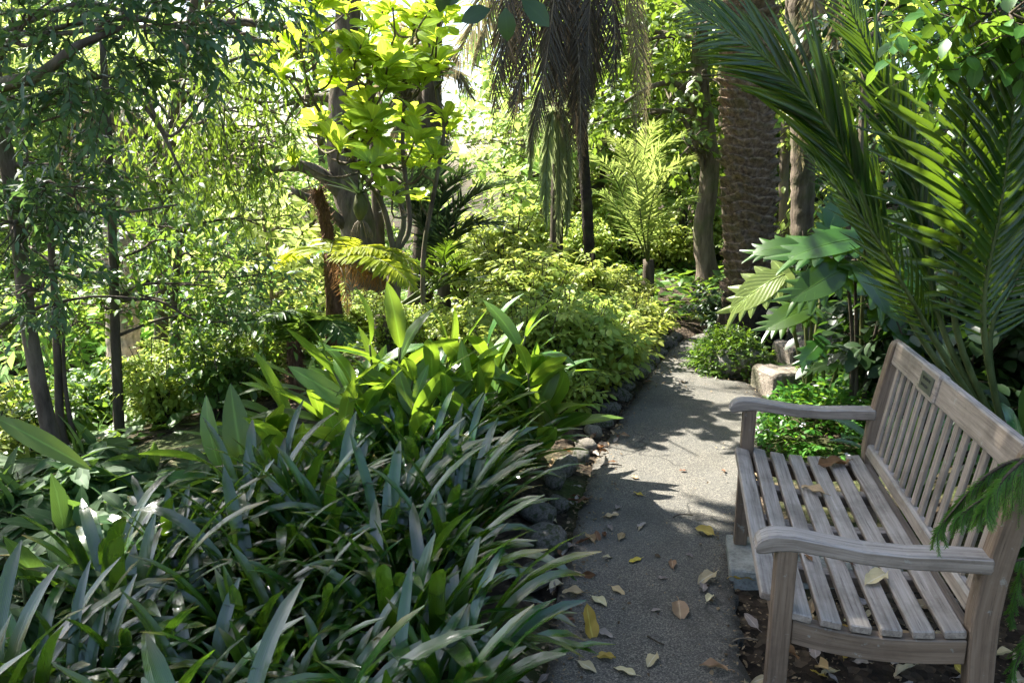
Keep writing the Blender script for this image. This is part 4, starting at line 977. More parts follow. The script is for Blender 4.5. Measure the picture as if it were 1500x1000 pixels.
tree('drooping_tree', 'fine-leaved tree with drooping light green branchlets over the slope', 'tree', b + np.array([-1.2, 1.2, -.2]), [b + np.array([-1.2, 1.2, -.2]), W(240, 400, 6.9), W(250, 200, 6.4), W(300, -60, 6.0)], .07, .04,
     [(W(260, 120, 5.4), (.5, .5, .5)), (W(330, 160, 5.6), (.45, .5, .5)), (W(390, 180, 5.8), (.4, .5, .5)), (W(330, 60, 5.4), (.6, .5, .35)), (W(300, 230, 5.8), (.5, .5, .36)), (W(400, 90, 6.2), (.5, .5, .4)), (W(230, 230, 5.8), (.5, .4, .3)), (W(380, 260, 6.0), (.4, .4, .22)), (W(400, 200, 6.6), (.4, .4, .35)), (W(345, 260, 6.6), (.45, .4, .3)), (W(420, 150, 6.6), (.35, .4, .4)), (W(398, 225, 7.4), (.32, .3, .4)), (W(385, 165, 7.6), (.4, .3, .5)), (W(425, 195, 7.8), (.25, .3, .22))], 'hanging', 'bark', 310, .32, 10, T_LANCE, .085, 'trees on the slope', .8, hang=.5, limb_r=.02, up=.2,
     extra=[[W(210, 130, 5.2), W(250, 200, 5.2), W(310, 140, 5.3), W(340, 250, 5.4), .014], [W(200, 140, 5.2), W(235, 190, 5.2), W(260, 240, 5.2), W(272, 265, 5.2), .016]])
b = Wg(250, 6.0)
tree('understorey_tree', 'dark layered understorey tree between the saplings and the tree fern', 'tree', b, [b, W(262, 560, 6.0), W(255, 430, 6.0), W(270, 330, 6.0)], .045, .025,
     [(W(300, 380, 5.8), (.6, .5, .22)), (W(220, 330, 6.0), (.6, .5, .22)), (W(390, 400, 5.9), (.45, .5, .22)), (W(380, 330, 6.2), (.5, .5, .24)), (W(280, 440, 6), (.5, .5, .2)), (W(400, 440, 6), (.4, .4, .24)), (W(150, 380, 6.2), (.6, .5, .22))], 'bluish', 'bark_dark', 200, .26, 9, T_LANCE, .08, 'trees on the slope', .3, limb_r=.014, wide=1.3)
# understorey shrubs on the slope, with gaps
gs2 = [lambda: bushy_mesh('s', 7, None, 34, 1.0, .6, .3, 6, T_SMALL, .10, .25), lambda: bushy_mesh('s', 8, None, 30, 1.0, .6, .3, 6, T_OVAL, .10, .3)]
SL = [((20, 560), 5.6, 0, 'leafy slope shrub behind the leaning tree'), ((140, 560), 6.0, 1, 'leafy slope shrub seen between the sapling trunks'), ((230, 560), 5.8, 0, 'leafy slope shrub beyond the straight sapling'), ((300, 540), 6.6, 1, 'leafy slope shrub below the dark layered tree'), ((370, 530), 5.6, 0, 'dark slope shrub behind the outer ginger canes'), ((420, 500), 6.4, 1, 'dark slope shrub below the tree fern'), ((40, 660), 5.0, 1, 'low slope shrub at the foot of the leaning tree'), ((230, 640), 5.2, 0, 'low slope shrub at the foot of the straight sapling'), ((310, 620), 5.0, 1, 'low slope shrub behind the folded ginger leaf'), ((-60, 600), 4.4, 0, 'dark slope shrub at the left edge')]
for (px, py), dep, k, lab in SL:
    top = W(px, py, dep); b = Wg(px, dep); h = max(.7, top[2] - b[2])
    bush_copy('slope%d' % k, gs2[k], 'slope_shrub', lab, 'shrub', b, 'shrubs on the shaded slope', R.uniform(0, 6), (h * .8, h * .8, h), M['shrub_mid'] if k else M['shrub_lit'], M['twig'])

# ---- whorl-leaved tree, centre left
def whorl_tree():
    b = Wg(560, 6.3); t = thing('whorl_leaf_tree', 'bright light-green tree with large leaves in whorls at its branch ends', 'tree', b)
    tr = MB(); cr = MB(); org = W(578, 372, 6.2)
    tube(tr, spline([np.zeros(3), (org - b) * .5 + np.array([.03, 0, 0]), org - b], 12), np.linspace(.075, .055, 12), 9, rough=.06)
    stems = [[org, W(560, 300, 6.2), W(528, 250, 6.1), W(485, 190, 6.0), W(452, 130, 6.0), W(440, 60, 6.0)], [org, W(590, 310, 6.2), W(545, 190, 6.2), W(538, 90, 6.2), W(530, 20, 6.2)], [org, W(600, 330, 6.3), W(590, 220, 6.3), W(595, 120, 6.3), W(610, 20, 6.4)]]
    root2 = Wg(622, 6.6)
    stems.append([root2, W(620, 380, 6.5), W(638, 270, 6.4), W(650, 190, 6.4), W(640, 140, 6.4), W(628, 60, 6.4)])
    Ps = []
    for k, s in enumerate(stems):
        P = spline(s, 24); Ps.append(P); tube(tr, P - b, np.linspace(.026 if k < 3 else .024, .009, 24), 8, rough=.06)
    AP = np.vstack(Ps)
    tips = [(430, 60), (470, 35), (505, 60), (545, 25), (585, 55), (615, 25), (645, 50), (455, 125), (510, 125), (560, 115), (440, 185), (475, 180), (530, 175), (590, 165), (625, 120), (560, 225), (600, 240), (582, 275), (520, 95), (485, 90), (640, 95), (655, 155), (495, 215), (500, 20), (540, 65), (660, 15), (620, 275), (600, 195), (405, 100), (430, 135), (410, 40), (455, 15), (575, 10), (630, 215), (545, 150), (598, 90)]
    tips += [(R.uniform(405, 665), R.uniform(0, 235)) for q in range(40)] + [(R.uniform(430, 560), R.uniform(60, 235)) for q in range(10)]
    for px, py in tips:
        tp = W(px + R.uniform(-8, 8), py + R.uniform(-8, 8), 6.1 + R.uniform(-.7, .7)); i = int(np.argmin(np.linalg.norm(AP - tp, axis=1) + np.maximum(0, AP[:, 2] - tp[2] + .15) * 2))
        Q = limb(tr, AP[i] - b, tp - b, .011, .006, -.12, 9, 6); ax = nz(Q[-1] - Q[-3] + np.array([0, 0, .25]))
        n = int(R.integers(11, 17)); a = np.arange(n) * 2.4 + R.uniform(0, 6); e1 = nz(np.cross(ax, [.3, .5, 1])); e2 = np.cross(ax, e1)
        el = R.uniform(.15, 1.1, n); d = (e1 * np.cos(a)[:, None] + e2 * np.sin(a)[:, None]) * np.cos(el)[:, None] + ax * np.sin(el)[:, None]
        pos = (tp - b) - ax * R.uniform(0, .10, n)[:, None]; kp = sun_ok(pos + b, -.03, 11); pos, d, n = pos[kp], d[kp], int(kp.sum())
        if n: scatter(cr, T_OBOV, pos, d, ax + R.normal(size=(n, 3)) * .2, R.uniform(.13, .225, n), R.uniform(0, 1, n), 1.08)
    tr.build('trunk', M['bark'], t); cr.build('crown', M['whorl'], t)
    # hanging epiphyte bulb with roots
    e = thing('hanging_epiphyte', 'green bulbous epiphyte with a beard of roots on the whorl-leaved tree', 'plant', W(528, 305, 6.0)); mb = MB()
    q = np.linspace(0, 1, 10); tube(mb, np.stack([.004 * np.sin(q * 5), 0 * q, .12 - .22 * q], 1), .062 * np.sin(PI * np.clip(q * .86 + .1, 0, 1)) ** .8, 10, rough=.05); mb.build('bulb', M['stem'], e)
    mb = MB(); 
    for k in range(34):
        a = R.uniform(0, 6.3); tube(mb, spline([(0, 0, -.09), (.05 * math.cos(a), .05 * math.sin(a), -.12), (.09 * math.cos(a), .09 * math.sin(a), -.2 - R.uniform(0, .05))], 5), .0022, 4)
    mb.build('root', M['rachis_dead'], e)
    lf = MB(); n = 12; a = np.linspace(0, 6.28, n); scatter(lf, T_LFT, np.tile([0, 0, .1], (n, 1)), np.stack([np.cos(a), np.sin(a), R.uniform(.4, 1.4, n)], 1), np.tile([0, 0, 1.], (n, 1)), R.uniform(.25, .45, n), .5); lf.build('foliage', M['palm_dark'], e)
whorl_tree()

# ---- big leaning trunk behind
b = Wg(545, 9.0)
tree('old_tree', 'massive brown trunk leaning behind the tree fern, one limb reaching sideways', 'tree', b, [b, W(535, 420, 9.0), W(522, 320, 9.0), W(506, 262, 9.1), W(500, 180, 9.2), W(508, 60, 9.3), W(516, -120, 9.4)], .235, .13,
     [(W(430, 150, 9.4), (.8, .8, .4)), (W(380, 60, 9.4), (1.0, .8, .5)), (W(300, 0, 9.2), (1.0, .9, .6)), (W(200, 40, 9.2), (1.0, .8, .6))], 'far_mid', 'bark', 40, .5, 8, T_SMALL, .14, None, .3, sides=16, limb_r=.07,
     extra=[[W(508, 290, 9.0), W(468, 254, 8.9), W(428, 242, 8.8), W(385, 250, 8.7), W(335, 232, 8.6), .095], [W(505, 330, 8.9), W(470, 300, 8.7), W(440, 285, 8.5), W(425, 275, 8.5), .07]])

# ---- tree ferns
def fern_tree(label, top, base, tilt, fr, m, dead=0, r=.035, L=.10, fibre=True, cut=None):
    b = np.asarray(base, float); t = thing('tree_fern', label, 'tree fern', b); tr = MB(); top = np.asarray(top, float)
    P = spline([np.zeros(3), (top - b) * .5 + np.array([tilt, 0, 0]), top - b], 24)
    tube(tr, P, np.linspace(r * 1.25, r, 24), 14, rough=.16)
    n = 900; i = R.integers(1, 23, n); a = R.uniform(0, 6.3, n); 
    pos = P[i] + np.stack([np.cos(a), np.sin(a), R.uniform(-.03, .03, n)], 1) * r * .95; d = np.stack([np.cos(a) * .5, np.sin(a) * .5, R.uniform(-1.2, .6, n)], 1)
    scatter(tr, T_PINNA, pos, d, np.stack([np.cos(a), np.sin(a), 0 * a], 1), R.uniform(.03, .08, n), .5, .6)
    tr.build('trunk', M['fibre'], t)
    for (pts, dead_) in fr:
        f = thing('frond', None, None, (0, 0, 0)); f.parent = t; ra = MB(); lf = MB()
        Q = [np.asarray(p, float) - b for p in pts]
        frond(ra, lf, Q, 46, L * 2.6 if not dead_ else L * 1.5, .006, 1.25, .05 if not dead_ else -.1, .05 if not dead_ else .5, T_LANCE if not dead_ else T_LFTD, .06, jit=.06 if not dead_ else .35, taper=.6, wide=.8)
        COL.objects.unlink(f); bpy.data.objects.remove(f)
        o = lf.build('frond', M['dead_red' if dead_ else m], t); ra.build('rachis', M['rachis_dead' if dead_ else 'rachis'], o)
    return t
b = Wg(492, 6.0)
fern_tree('tree fern with a rusty fibrous trunk and one yellow-green arching frond', W(483, 372, 6.0), b, .03, [
    ([W(483, 372, 6.0), W(530, 362, 5.9), W(580, 372, 5.8), W(628, 405, 5.7)], 0), ([W(483, 374, 6.0), W(540, 375, 5.7), W(580, 395, 5.5), W(610, 425, 5.4)], 0), ([W(483, 372, 6.0), W(460, 362, 6.2), W(430, 372, 6.4), W(400, 395, 6.5)], 0), ([W(483, 372, 6), W(490, 350, 6.4), W(500, 352, 6.8), W(515, 372, 7.2)], 0),
    ([W(485, 378, 5.9), W(510, 388, 5.75), W(530, 405, 5.65), W(536, 440, 5.6)], 1), ([W(485, 378, 5.9), W(525, 392, 5.75), W(560, 408, 5.7), W(590, 440, 5.65)], 1), ([W(485, 378, 5.9), W(500, 395, 5.7), W(508, 430, 5.65), W(510, 460, 5.6)], 1), ([W(485, 378, 5.9), W(530, 388, 5.8), W(550, 410, 5.7), W(562, 445, 5.65)], 1)], 'fern')
b2 = Wg(484, 6.5)
t = thing('dead_stump', 'rust-brown fibrous dead stump rising behind the tree fern frond', 'stump', W(484, 385, 6.4)); mb = MB(); bb = np.array(t.location)
P = spline([b2 - bb, (0, 0, 0), W(476, 320, 6.4) - bb, W(464, 278, 6.4) - bb], 20); rr = np.linspace(.06, .042, 20); tube(mb, P, rr, 12, rough=.2)
n = 800; i = R.integers(6, 20, n); a = R.uniform(0, 6.3, n); scatter(mb, T_PINNA, P[i] + np.stack([np.cos(a), np.sin(a), 0 * a], 1) * (rr[i] * .95)[:, None], np.stack([np.cos(a) * .4, np.sin(a) * .4, R.uniform(-1.3, .5, n)], 1), np.stack([np.cos(a), np.sin(a), 0 * a], 1), R.uniform(.04, .10, n), .5, .6); mb.build('trunk', M['fibre'], t)
b = Wg(380, 5.4)
fern_tree('low shaded fern with flat fronds in front of the dark shrubs', W(430, 500, 5.2), Wg(430, 5.2), .0, [
    ([W(430, 500, 5.2), W(400, 470, 5.1), W(370, 470, 5.0), W(340, 485, 4.9)], 0), ([W(430, 500, 5.2), W(440, 470, 5.0), W(420, 455, 4.8), W(390, 468, 4.6)], 0), ([W(430, 500, 5.2), W(460, 470, 5.1), W(490, 475, 5.0), W(510, 500, 4.9)], 0), ([W(430, 500, 5.2), W(430, 475, 5.4), W(440, 470, 5.6), W(450, 485, 5.8)], 0)], 'fern_dim', r=.045)

# ---- palms
def palm_trunk(label, base, top, r0, r1, name='palm_tree', fr=(), mats=('palm_lit', 'rachis'), nrow=34, ncol=7, skirt=(), leafL=.5, big=True, barkm='palm_bark', pairs=60):
    b = np.asarray(base, float); top = np.asarray(top, float); t = thing(name, label, 'palm', b)
    if big:
        nu, nv = 150, 430; z = np.linspace(0, 1, nv); th = np.linspace(0, 2 * PI, nu, endpoint=False)
        H = np.linalg.norm(top - b); row = z[:, None] * H / .082 + .35 * np.sin(th[None] * 2 + z[:, None] * 9) + .16 * np.sin(th[None] * 5 + z[:, None] * 31); k = np.floor(row); ph = row - k
        col = th[None] * ncol / (2 * PI) + .5 * (k % 2) + .13 * k + .05 * np.sin(k * 7.1); cf = col - np.floor(col)
        cid = np.floor(col) % ncol
        rndc = np.sin(cid * 12.9898 + k * 78.233) * 43758.5453; rndc = rndc - np.floor(rndc)
        edge = np.abs(cf - .5) * 2
        sc = np.where(ph < .82, (ph / .82) ** 1.3, 1 - .8 * (ph - .82) / .18) * (1 - .6 * edge ** 4)
        disp = .072 * sc * (.55 + .9 * rndc) - .012 + .008 * np.sin(row * 3 + th * 9)
        disp = disp + .012 * np.sin(th[None] * ncol * 3 + k * 2.1) * ph + R.uniform(-.006, .006, ph.shape)
        rad = np.interp(z, [0, .06, .15, 1], [r0 * 1.2, r0 * 1.05, r0, r1])[:, None] + disp + .018 * wob(th[None] * 2, z[:, None] * 9, 1.0)
        C = spline([np.zeros(3), (top - b) * .5 + np.array([.03, .02, 0]), top - b], nv)
        V = C[:, None] + np.stack([np.cos(th)[None] * rad, np.sin(th)[None] * rad, .03 * sc * (.6 + .6 * rndc)], -1)
        i = np.arange(nv - 1)[:, None] * nu; j = np.arange(nu)[None]; kk = (j + 1) % nu
        mb = MB(); mb.add(V.reshape(-1, 3), np.stack([i + j, i + kk, i + nu + kk, i + nu + j], -1).reshape(-1, 4)); mb.build('trunk', M[barkm], t)
    else:
        mb = MB(); n = 90; P = spline([np.zeros(3), (top - b) * .5 + np.array([.03, .02, 0]), top - b], n); rad = np.linspace(r0, r1, n) * (1 + .10 * (np.arange(n) % 4 == 0)); tube(mb, P, rad, 12, rough=.07); mb.build('trunk', M[barkm], t)
    for (pts, m, rm, L, kw) in fr:
        ra = MB(); lf = MB(); frond(ra, lf, [np.asarray(p, float) - b for p in pts], kw.pop('n', pairs), L, **kw)
        o = lf.build('frond', M[m], t); ra.build('rachis', M[rm], o)
    return t
# thick palm by the path
bx = GP(1098, 505); bx[2] = -.1; top = W(1100, -120, bx[1] + .1); top[0] += .02
H = 4.7; top = np.array([bx[0] - .34, bx[1] + .12, H])
fr = []
for k in range(13):
    a = k * 2.4; el = .25 + .75 * ((k * .381) % 1); l = 2.6; d = np.array([math.cos(a), math.sin(a), 0]); q0 = top + d * .1
    fr.append(([q0, q0 + d * l * .4 + np.array([0, 0, l * .45 * el]), q0 + d * l * .8 + np.array([0, 0, l * .35 * el]), q0 + d * l * 1.1 + np.array([0, 0, -l * .15 + l * .1 * el])], 'palm', 'rachis', .45, dict(n=60, lift=.3)))
palm_trunk('thick palm trunk with ragged leaf-scar rows standing beside the path', bx, top, .195, .20, fr=fr)
# its root mass at the base
mb = MB(); c = np.array([bx[0], bx[1], 0.0]); q = np.linspace(0, 1, 12); tube(mb, np.stack([0 * q, 0 * q, -.08 + .62 * q], 1), .27 * np.interp(q, [0, .3, .7, .92, 1], [1.0, 1.12, 1.08, .95, .7]), 22, rough=.10)
mb.build('root_base', M['root'], None); o = bpy.data.objects['root_base']; pt = [x for x in bpy.data.objects if x.get('label', '').startswith('thick palm trunk')][0]; o.parent = pt; o.location = (0, 0, .1)

# dark skirt palm, centre
def dep8(px, py, d=7.6): return W(px, py, d)
top = W(828, -90, 8.3); b = Wg(868, 8.3)
fr = []
for (a_, c_, e_, m, L) in [((760, -70), (735, 60), (722, 185), 'dead', .42), ((790, -80), (772, 70), (745, 200), 'dead', .5), ((820, -70), (800, 90), (775, 220), 'dead', .48), ((838, -70), (828, 60), (820, 170), 'dead', .42), ((850, -70), (850, 80), (838, 215), 'dead', .5), ((870, -70), (875, 50), (868, 150), 'dead', .42), ((880, -60), (900, 40), (896, 130), 'dead', .40), ((900, -70), (932, 80), (930, 225), 'dead_tan', .36), ((910, -80), (940, 60), (945, 200), 'dead_tan', .34), ((740, -80), (700, 20), (650, 130), 'dead_tan', .42), ((750, -70), (715, 30), (690, 110), 'dead_tan', .36), ((770, -60), (750, 40), (735, 120), 'dead', .4), ((845, 0), (848, 120), (852, 235), 'dead', .36), ((810, -40), (812, 60), (806, 150), 'dead', .4), ((830, -60), (838, 70), (842, 190), 'dead', .45), ((822, -50), (815, 70), (826, 200), 'dead', .42), ((862, -50), (862, 60), (858, 180), 'dead', .42), ((780, -60), (758, 60), (752, 170), 'dead', .42), ((842, 20), (850, 140), (848, 270), 'dead', .3)]:
    d = 7.6 + R.uniform(-.35, .35); fr.append(([top + R.normal(size=3) * .05, W(a_[0], a_[1], d + .1), W(c_[0], c_[1], d), W(e_[0], e_[1], d)], m, 'rachis_dead', L, dict(n=48, ang=.74, lift=.0, droop=.5, jit=.08, tpl=T_LFT, bare=.3, nup=(R.normal() * .5, -1, .1), wide=.62, taper=.5)))
for k in range(5):
    a = k * .7 + 1.2; l = 1.4; d = np.array([math.cos(a), math.sin(a), 0]); fr.append(([top, top + d * l * .4 + np.array([0, 0, l * .4]), top + d * l * .8 + np.array([0, 0, l * .3]), top + d * l * 1.1 + np.array([0, 0, -l * .1])], 'palm', 'rachis', .4, dict(n=44)))
palm_trunk('slender dark-trunked palm with a skirt of dead hanging fronds', b, top, .062, .055, big=False, fr=fr, barkm='root')

# weeping green frond palm and young feather palms
def rosette(label, base, h, fronds, m, L, name='feather_palm', rm='rachis', kw=None, stem_r=.09):
    b = np.asarray(base, float); t = thing(name, label, 'palm', b); mb = MB(); tube(mb, spline([(0, 0, -.05), (0.01, 0, h * .5), (0, 0, h)], 8), np.linspace(stem_r, stem_r * .7, 8), 10, rough=.1); mb.build('trunk', M['bark_dark'], t)
    for pts in fronds:
        ra = MB(); lf = MB(); k2 = dict(n=54, r0=.014, lift=.2, droop=.1, bare=.2); k2.update(kw or {}); frond(ra, lf, [np.array([0, 0, h * .9])] + [np.asarray(p, float) - b for p in pts], L=None, length=L, **{k: v for k, v in k2.items()}) if False else frond(ra, lf, [np.array([0, 0, h * .9])] + [np.asarray(p, float) - b for p in pts], k2.pop('n'), L, **k2)
        o = lf.build('frond', M[m], t); ra.build('rachis', M[rm], o)
    return t
b = Wg(812, 9.0)
rosette('palm with pale green weeping fronds hanging like a curtain', b, W(815, 150, 9.0)[2] - b[2], [[W(815, 160, 8.9), W(820, 250, 8.8), W(818, 350, 8.8)], [W(808, 165, 8.8), W(800, 250, 8.7), W(800, 330, 8.7)], [W(825, 165, 8.9), W(832, 260, 8.9), W(830, 340, 8.9)], [W(830, 140, 9.1), W(850, 170, 9), W(862, 260, 9)], [W(800, 140, 9.1), W(782, 180, 9), W(776, 260, 9)]], 'palm_pale', .34, kw=dict(ang=.5, lift=0, droop=.7, jit=.1, nup=(0, -1, .1), n=60))
b = Wg(945, 9.4)
def arc(px0, py0, px1, py1, px2, py2, d): return [W(px0, py0, d), W(px1, py1, d - .1), W(px2, py2, d - .3)]
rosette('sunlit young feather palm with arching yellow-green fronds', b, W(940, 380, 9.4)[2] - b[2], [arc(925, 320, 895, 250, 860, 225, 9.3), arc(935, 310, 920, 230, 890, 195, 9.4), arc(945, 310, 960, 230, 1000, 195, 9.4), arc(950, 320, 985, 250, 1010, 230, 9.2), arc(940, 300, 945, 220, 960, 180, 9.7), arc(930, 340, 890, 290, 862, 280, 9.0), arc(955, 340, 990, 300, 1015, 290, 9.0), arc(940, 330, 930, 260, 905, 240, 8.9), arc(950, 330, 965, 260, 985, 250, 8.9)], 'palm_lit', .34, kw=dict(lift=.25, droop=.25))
b = Wg(650, 7.8)
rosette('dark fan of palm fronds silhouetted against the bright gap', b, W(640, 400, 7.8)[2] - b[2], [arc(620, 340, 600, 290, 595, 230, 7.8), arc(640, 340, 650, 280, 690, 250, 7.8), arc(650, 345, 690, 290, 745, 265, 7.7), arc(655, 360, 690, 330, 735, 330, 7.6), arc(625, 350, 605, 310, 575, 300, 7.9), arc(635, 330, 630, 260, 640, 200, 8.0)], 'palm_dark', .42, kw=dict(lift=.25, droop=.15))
b = Wg(560, 6.9)
rosette('low spiky palm with stiff narrow fronds beside the fern frond', b, W(650, 430, 6.9)[2] - b[2] - .2, [arc(640, 410, 625, 390, 600, 380, 6.9), arc(645, 400, 650, 375, 655, 355, 6.9), arc(655, 410, 675, 390, 700, 380, 6.9), arc(640, 420, 610, 410, 585, 410, 6.8), arc(655, 415, 690, 410, 712, 412, 6.8)], 'palm', .22, kw=dict(lift=.3, droop=.1, n=36))
b = Wg(560, 9.8)
rosette('pale feather palm behind the whorl-leaved tree', b, W(600, 150, 9.8)[2] - b[2], [arc(595, 110, 570, 80, 530, 90, 9.7), arc(605, 110, 640, 70, 670, 90, 9.6), arc(600, 100, 605, 40, 620, 10, 9.8), arc(610, 120, 660, 100, 690, 140, 9.6), arc(590, 120, 560, 120, 540, 170, 9.6), arc(605, 130, 640, 150, 655, 220, 9.5), arc(598, 130, 590, 170, 588, 230, 9.5), arc(610, 130, 622, 160, 620, 220, 9.4)], 'dead_tan', .42, kw=dict(lift=.1, droop=.4, n=60))
# dead-skirted palm on the far left
b = Wg(165, 10.5); top = W(165, 165, 10.5)
fr = []
for k in range(16):
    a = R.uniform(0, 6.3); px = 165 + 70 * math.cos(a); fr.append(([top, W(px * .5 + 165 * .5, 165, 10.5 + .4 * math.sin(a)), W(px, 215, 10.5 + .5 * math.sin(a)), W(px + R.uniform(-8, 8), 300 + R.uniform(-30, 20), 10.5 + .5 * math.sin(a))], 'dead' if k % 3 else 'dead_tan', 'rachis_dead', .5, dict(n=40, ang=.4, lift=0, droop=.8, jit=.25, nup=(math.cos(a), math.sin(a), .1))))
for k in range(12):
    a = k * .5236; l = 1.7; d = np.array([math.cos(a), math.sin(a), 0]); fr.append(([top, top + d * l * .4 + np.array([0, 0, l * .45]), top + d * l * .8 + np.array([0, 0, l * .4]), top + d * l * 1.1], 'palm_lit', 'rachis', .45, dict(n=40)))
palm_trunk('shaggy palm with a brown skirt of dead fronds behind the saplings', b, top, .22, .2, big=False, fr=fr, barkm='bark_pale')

# kentia-like palm above the bench
b = np.array(G3(2.28, 3.25, -.05)); t = thing('feather_palm', 'dark feather palm with long arching fronds rising behind the bench', 'palm', b)
mb = MB(); tube(mb, spline([(0, 0, 0), (.02, 0, .25), (0, 0, .5)], 8), np.linspace(.10, .06, 8), 10, rough=.1); mb.build('trunk', M['bark_dark'], t)
KF = [([(1340, 480, 3.2), (1285, 340, 3.1), (1215, 190, 2.95), (1120, 85, 2.8), (1010, 15, 2.65)], .50, (-.35, -.75, .55), dict(n=60, ang=(.16, .55), lift=.05)),
      ([(1400, 480, 3.2), (1410, 330, 3.1), (1412, 200, 3.05), (1432, 60, 3.0), (1470, -60, 2.95)], .66, (.3, -.8, .35), dict(n=32, ang=1.0, lift=.12, wide=1.15)),
      ([(1380, 480, 3.25), (1345, 300, 3.3), (1295, 130, 3.3), (1225, -30, 3.3)], .42, (-.2, -.9, .35), dict(n=48, ang=(.14, .4), lift=.06)),
      ([(1440, 470, 3.2), (1465, 300, 3.1), (1490, 120, 3.0), (1530, -20, 2.8)], .55, (.2, -.8, .4), dict(n=50, ang=.8, lift=.15)),
      ([(1450, 490, 3.3), (1520, 350, 3.2), (1600, 260, 3.1), (1700, 220, 2.9)], .5, (0, -.5, .8), dict(n=46)),
      ([(1370, 500, 3.1), (1330, 430, 2.95), (1270, 330, 2.85), (1180, 225, 2.8)], .26, (-.5, -.6, .5), dict(n=26, ang=.4, lift=.1)),
      ]
for pts, L, nup, kw in KF:
    ra = MB(); lf = MB(); n_ = kw.pop('n'); P = [np.array([0, 0, .35])] + [W(*q) - b for q in pts]
    frond(ra, lf, P, n_, L, r0=.016, bare=.24, droop=.07, nup=nup, tpl=T_LFT, jit=.03, taper=.45, wide=kw.pop('wide', 1.0) * .72, **kw)
    o = lf.build('frond', M['palm'], t); ra.build('rachis', M['rachis'], o)
# tan dead frond hanging beside the thick palm, with its own trunk
b = Wg(1172, 8.6); top = W(1170, -150, 8.6)
palm_trunk('grey palm trunk behind the thick palm with tan dead fronds', b, top, .13, .12, big=False, barkm='bark', fr=[([top, W(1190, -60, 8.2), W(1190, 90, 7.8), W(1172, 245, 7.8)], 'dead_tan', 'rachis_dead', .42, dict(n=70, ang=.55, lift=0, droop=.45, nup=(0, -1, .1), bare=.2)), ([top, W(1210, -80, 8.2), W(1225, 20, 8), W(1215, 110, 8)], 'dead_tan', 'rachis_dead', .4, dict(n=50, ang=.6, lift=0, droop=.4, nup=(.3, -1, .1), bare=.2)), ([top, W(1130, -80, 8.2), W(1125, 20, 8), W(1140, 100, 8)], 'dead_tan', 'rachis_dead', .4, dict(n=50, ang=.6, lift=0, droop=.4, nup=(-.3, -1, .1), bare=.2))])

# ---- trees behind, right of the middle
b = Wg(1035, 11)
tree('grey_tree', 'grey-trunked tree beyond the bend of the path', 'tree', b, [b, W(1030, 340, 11), W(1040, 240, 11), W(1025, 100, 11), W(1030, -150, 11)], .155, .10,
     [(W(1030, 110, 10.4), (.6, .4, .5)), (W(1040, 20, 10.3), (.6, .4, .4)), (W(1010, 215, 10.5), (.4, .3, .3)), (W(950, 60, 11), (1.0, .8, .6)), (W(1010, 20, 11.2), (1.0, .8, .6)), (W(980, 150, 11.4), (.9, .8, .5)), (W(920, 170, 11.6), (.8, .7, .5)), (W(1040, 170, 11.8), (.7, .7, .6)), (W(1000, 230, 11.6), (.7, .7, .4)), (W(900, 40, 11.8), (.9, .8, .6))], 'shrub_mid', 'bark', 90, .4, 8, T_OVAL, .13, None, .3, limb_r=.05, sides=14,
     extra=[[W(1040, 200, 11), W(1000, 130, 10.8), W(960, 125, 10.7), W(915, 150, 10.6), .06], [W(1035, 260, 11), W(1010, 190, 10.8), W(985, 165, 10.7), W(940, 160, 10.5), .045]])
b = Wg(1068, 12)
tree('thin_tree', 'thin pale trunk glimpsed between the grey tree and the thick palm', 'tree', b, [b, W(1065, 300, 12), W(1060, 100, 12), W(1070, -100, 12)], .10, .07, [(W(1060, 230, 12.5), (.5, .6, .6)), (W(1055, 60, 12.5), (.6, .6, .8))], 'shrub_lit', 'bark', 80, .4, 8, T_SMALL, .13)
b = Wg(1145, 9.8)
tree('thin_tree', 'slim pale trunk just behind the thick palm', 'tree', b, [b, W(1148, 300, 9.8), W(1152, 150, 9.8), W(1160, -80, 9.8)], .07, .05, [(W(1200, 260, 9.8), (.8, .7, .8)), (W(1180, 120, 10), (.8, .7, .8)), (W(1250, 180, 10), (.9, .7, .9)), (W(1150, 340, 10), (.5, .5, .6)), (W(1240, 40, 10), (.9, .7, .8)), (W(1215, 360, 9.4), (.6, .5, .5))], 'shrub_lit', 'bark', 90, .4, 8, T_SMALL, .13)
b = Wg(1230, 7.4)
tree('leafy_tree', 'leafy tree on the bank behind the lobed leaves, shade put into its leaf colour', 'tree', b, [b, W(1240, 380, 7.4), W(1260, 250, 7.4), W(1270, 60, 7.4)], .06, .04, [(W(1250, 340, 7.2), (.7, .6, .6)), (W(1320, 260, 7.4), (.7, .6, .7)), (W(1280, 130, 7.4), (.7, .6, .7)), (W(1380, 150, 7.6), (.8, .6, .8)), (W(1200, 400, 7.2), (.4, .4, .4)), (W(1340, 400, 6.8), (.8, .6, .6)), (W(1450, 320, 6.8), (.9, .6, .9)), (W(1300, 20, 7.6), (.8, .6, .6)), (W(1420, 240, 7.2), (.8, .6, .7)), (W(1480, 420, 6.4), (.8, .6, .6))], 'deep', 'bark', 90, .36, 8, T_SMALL, .12)
# near tree whose leaves hang into the upper right corner
b = np.array(G3(3.6, 3.6, -.05))
tree('broadleaf_tree', 'broad-leaved tree with leaves hanging into the upper right corner', 'tree', b, [b, b + np.array([-.2, -.3, 1.2]), W(1620, -60, 2.9), W(1560, -260, 2.8)], .07, .04, [(W(1480, 20, 2.7), (.28, .3, .20)), (W(1420, 40, 2.9), (.28, .3, .16)), (W(1370, 0, 3.1), (.26, .3, .14)), (W(1560, 30, 2.6), (.35, .35, .3))], 'shrub_mid', 'bark_dark', 260, .22, 6, T_OVAL, .085, None, .35, limb_r=.014, gaps=True)
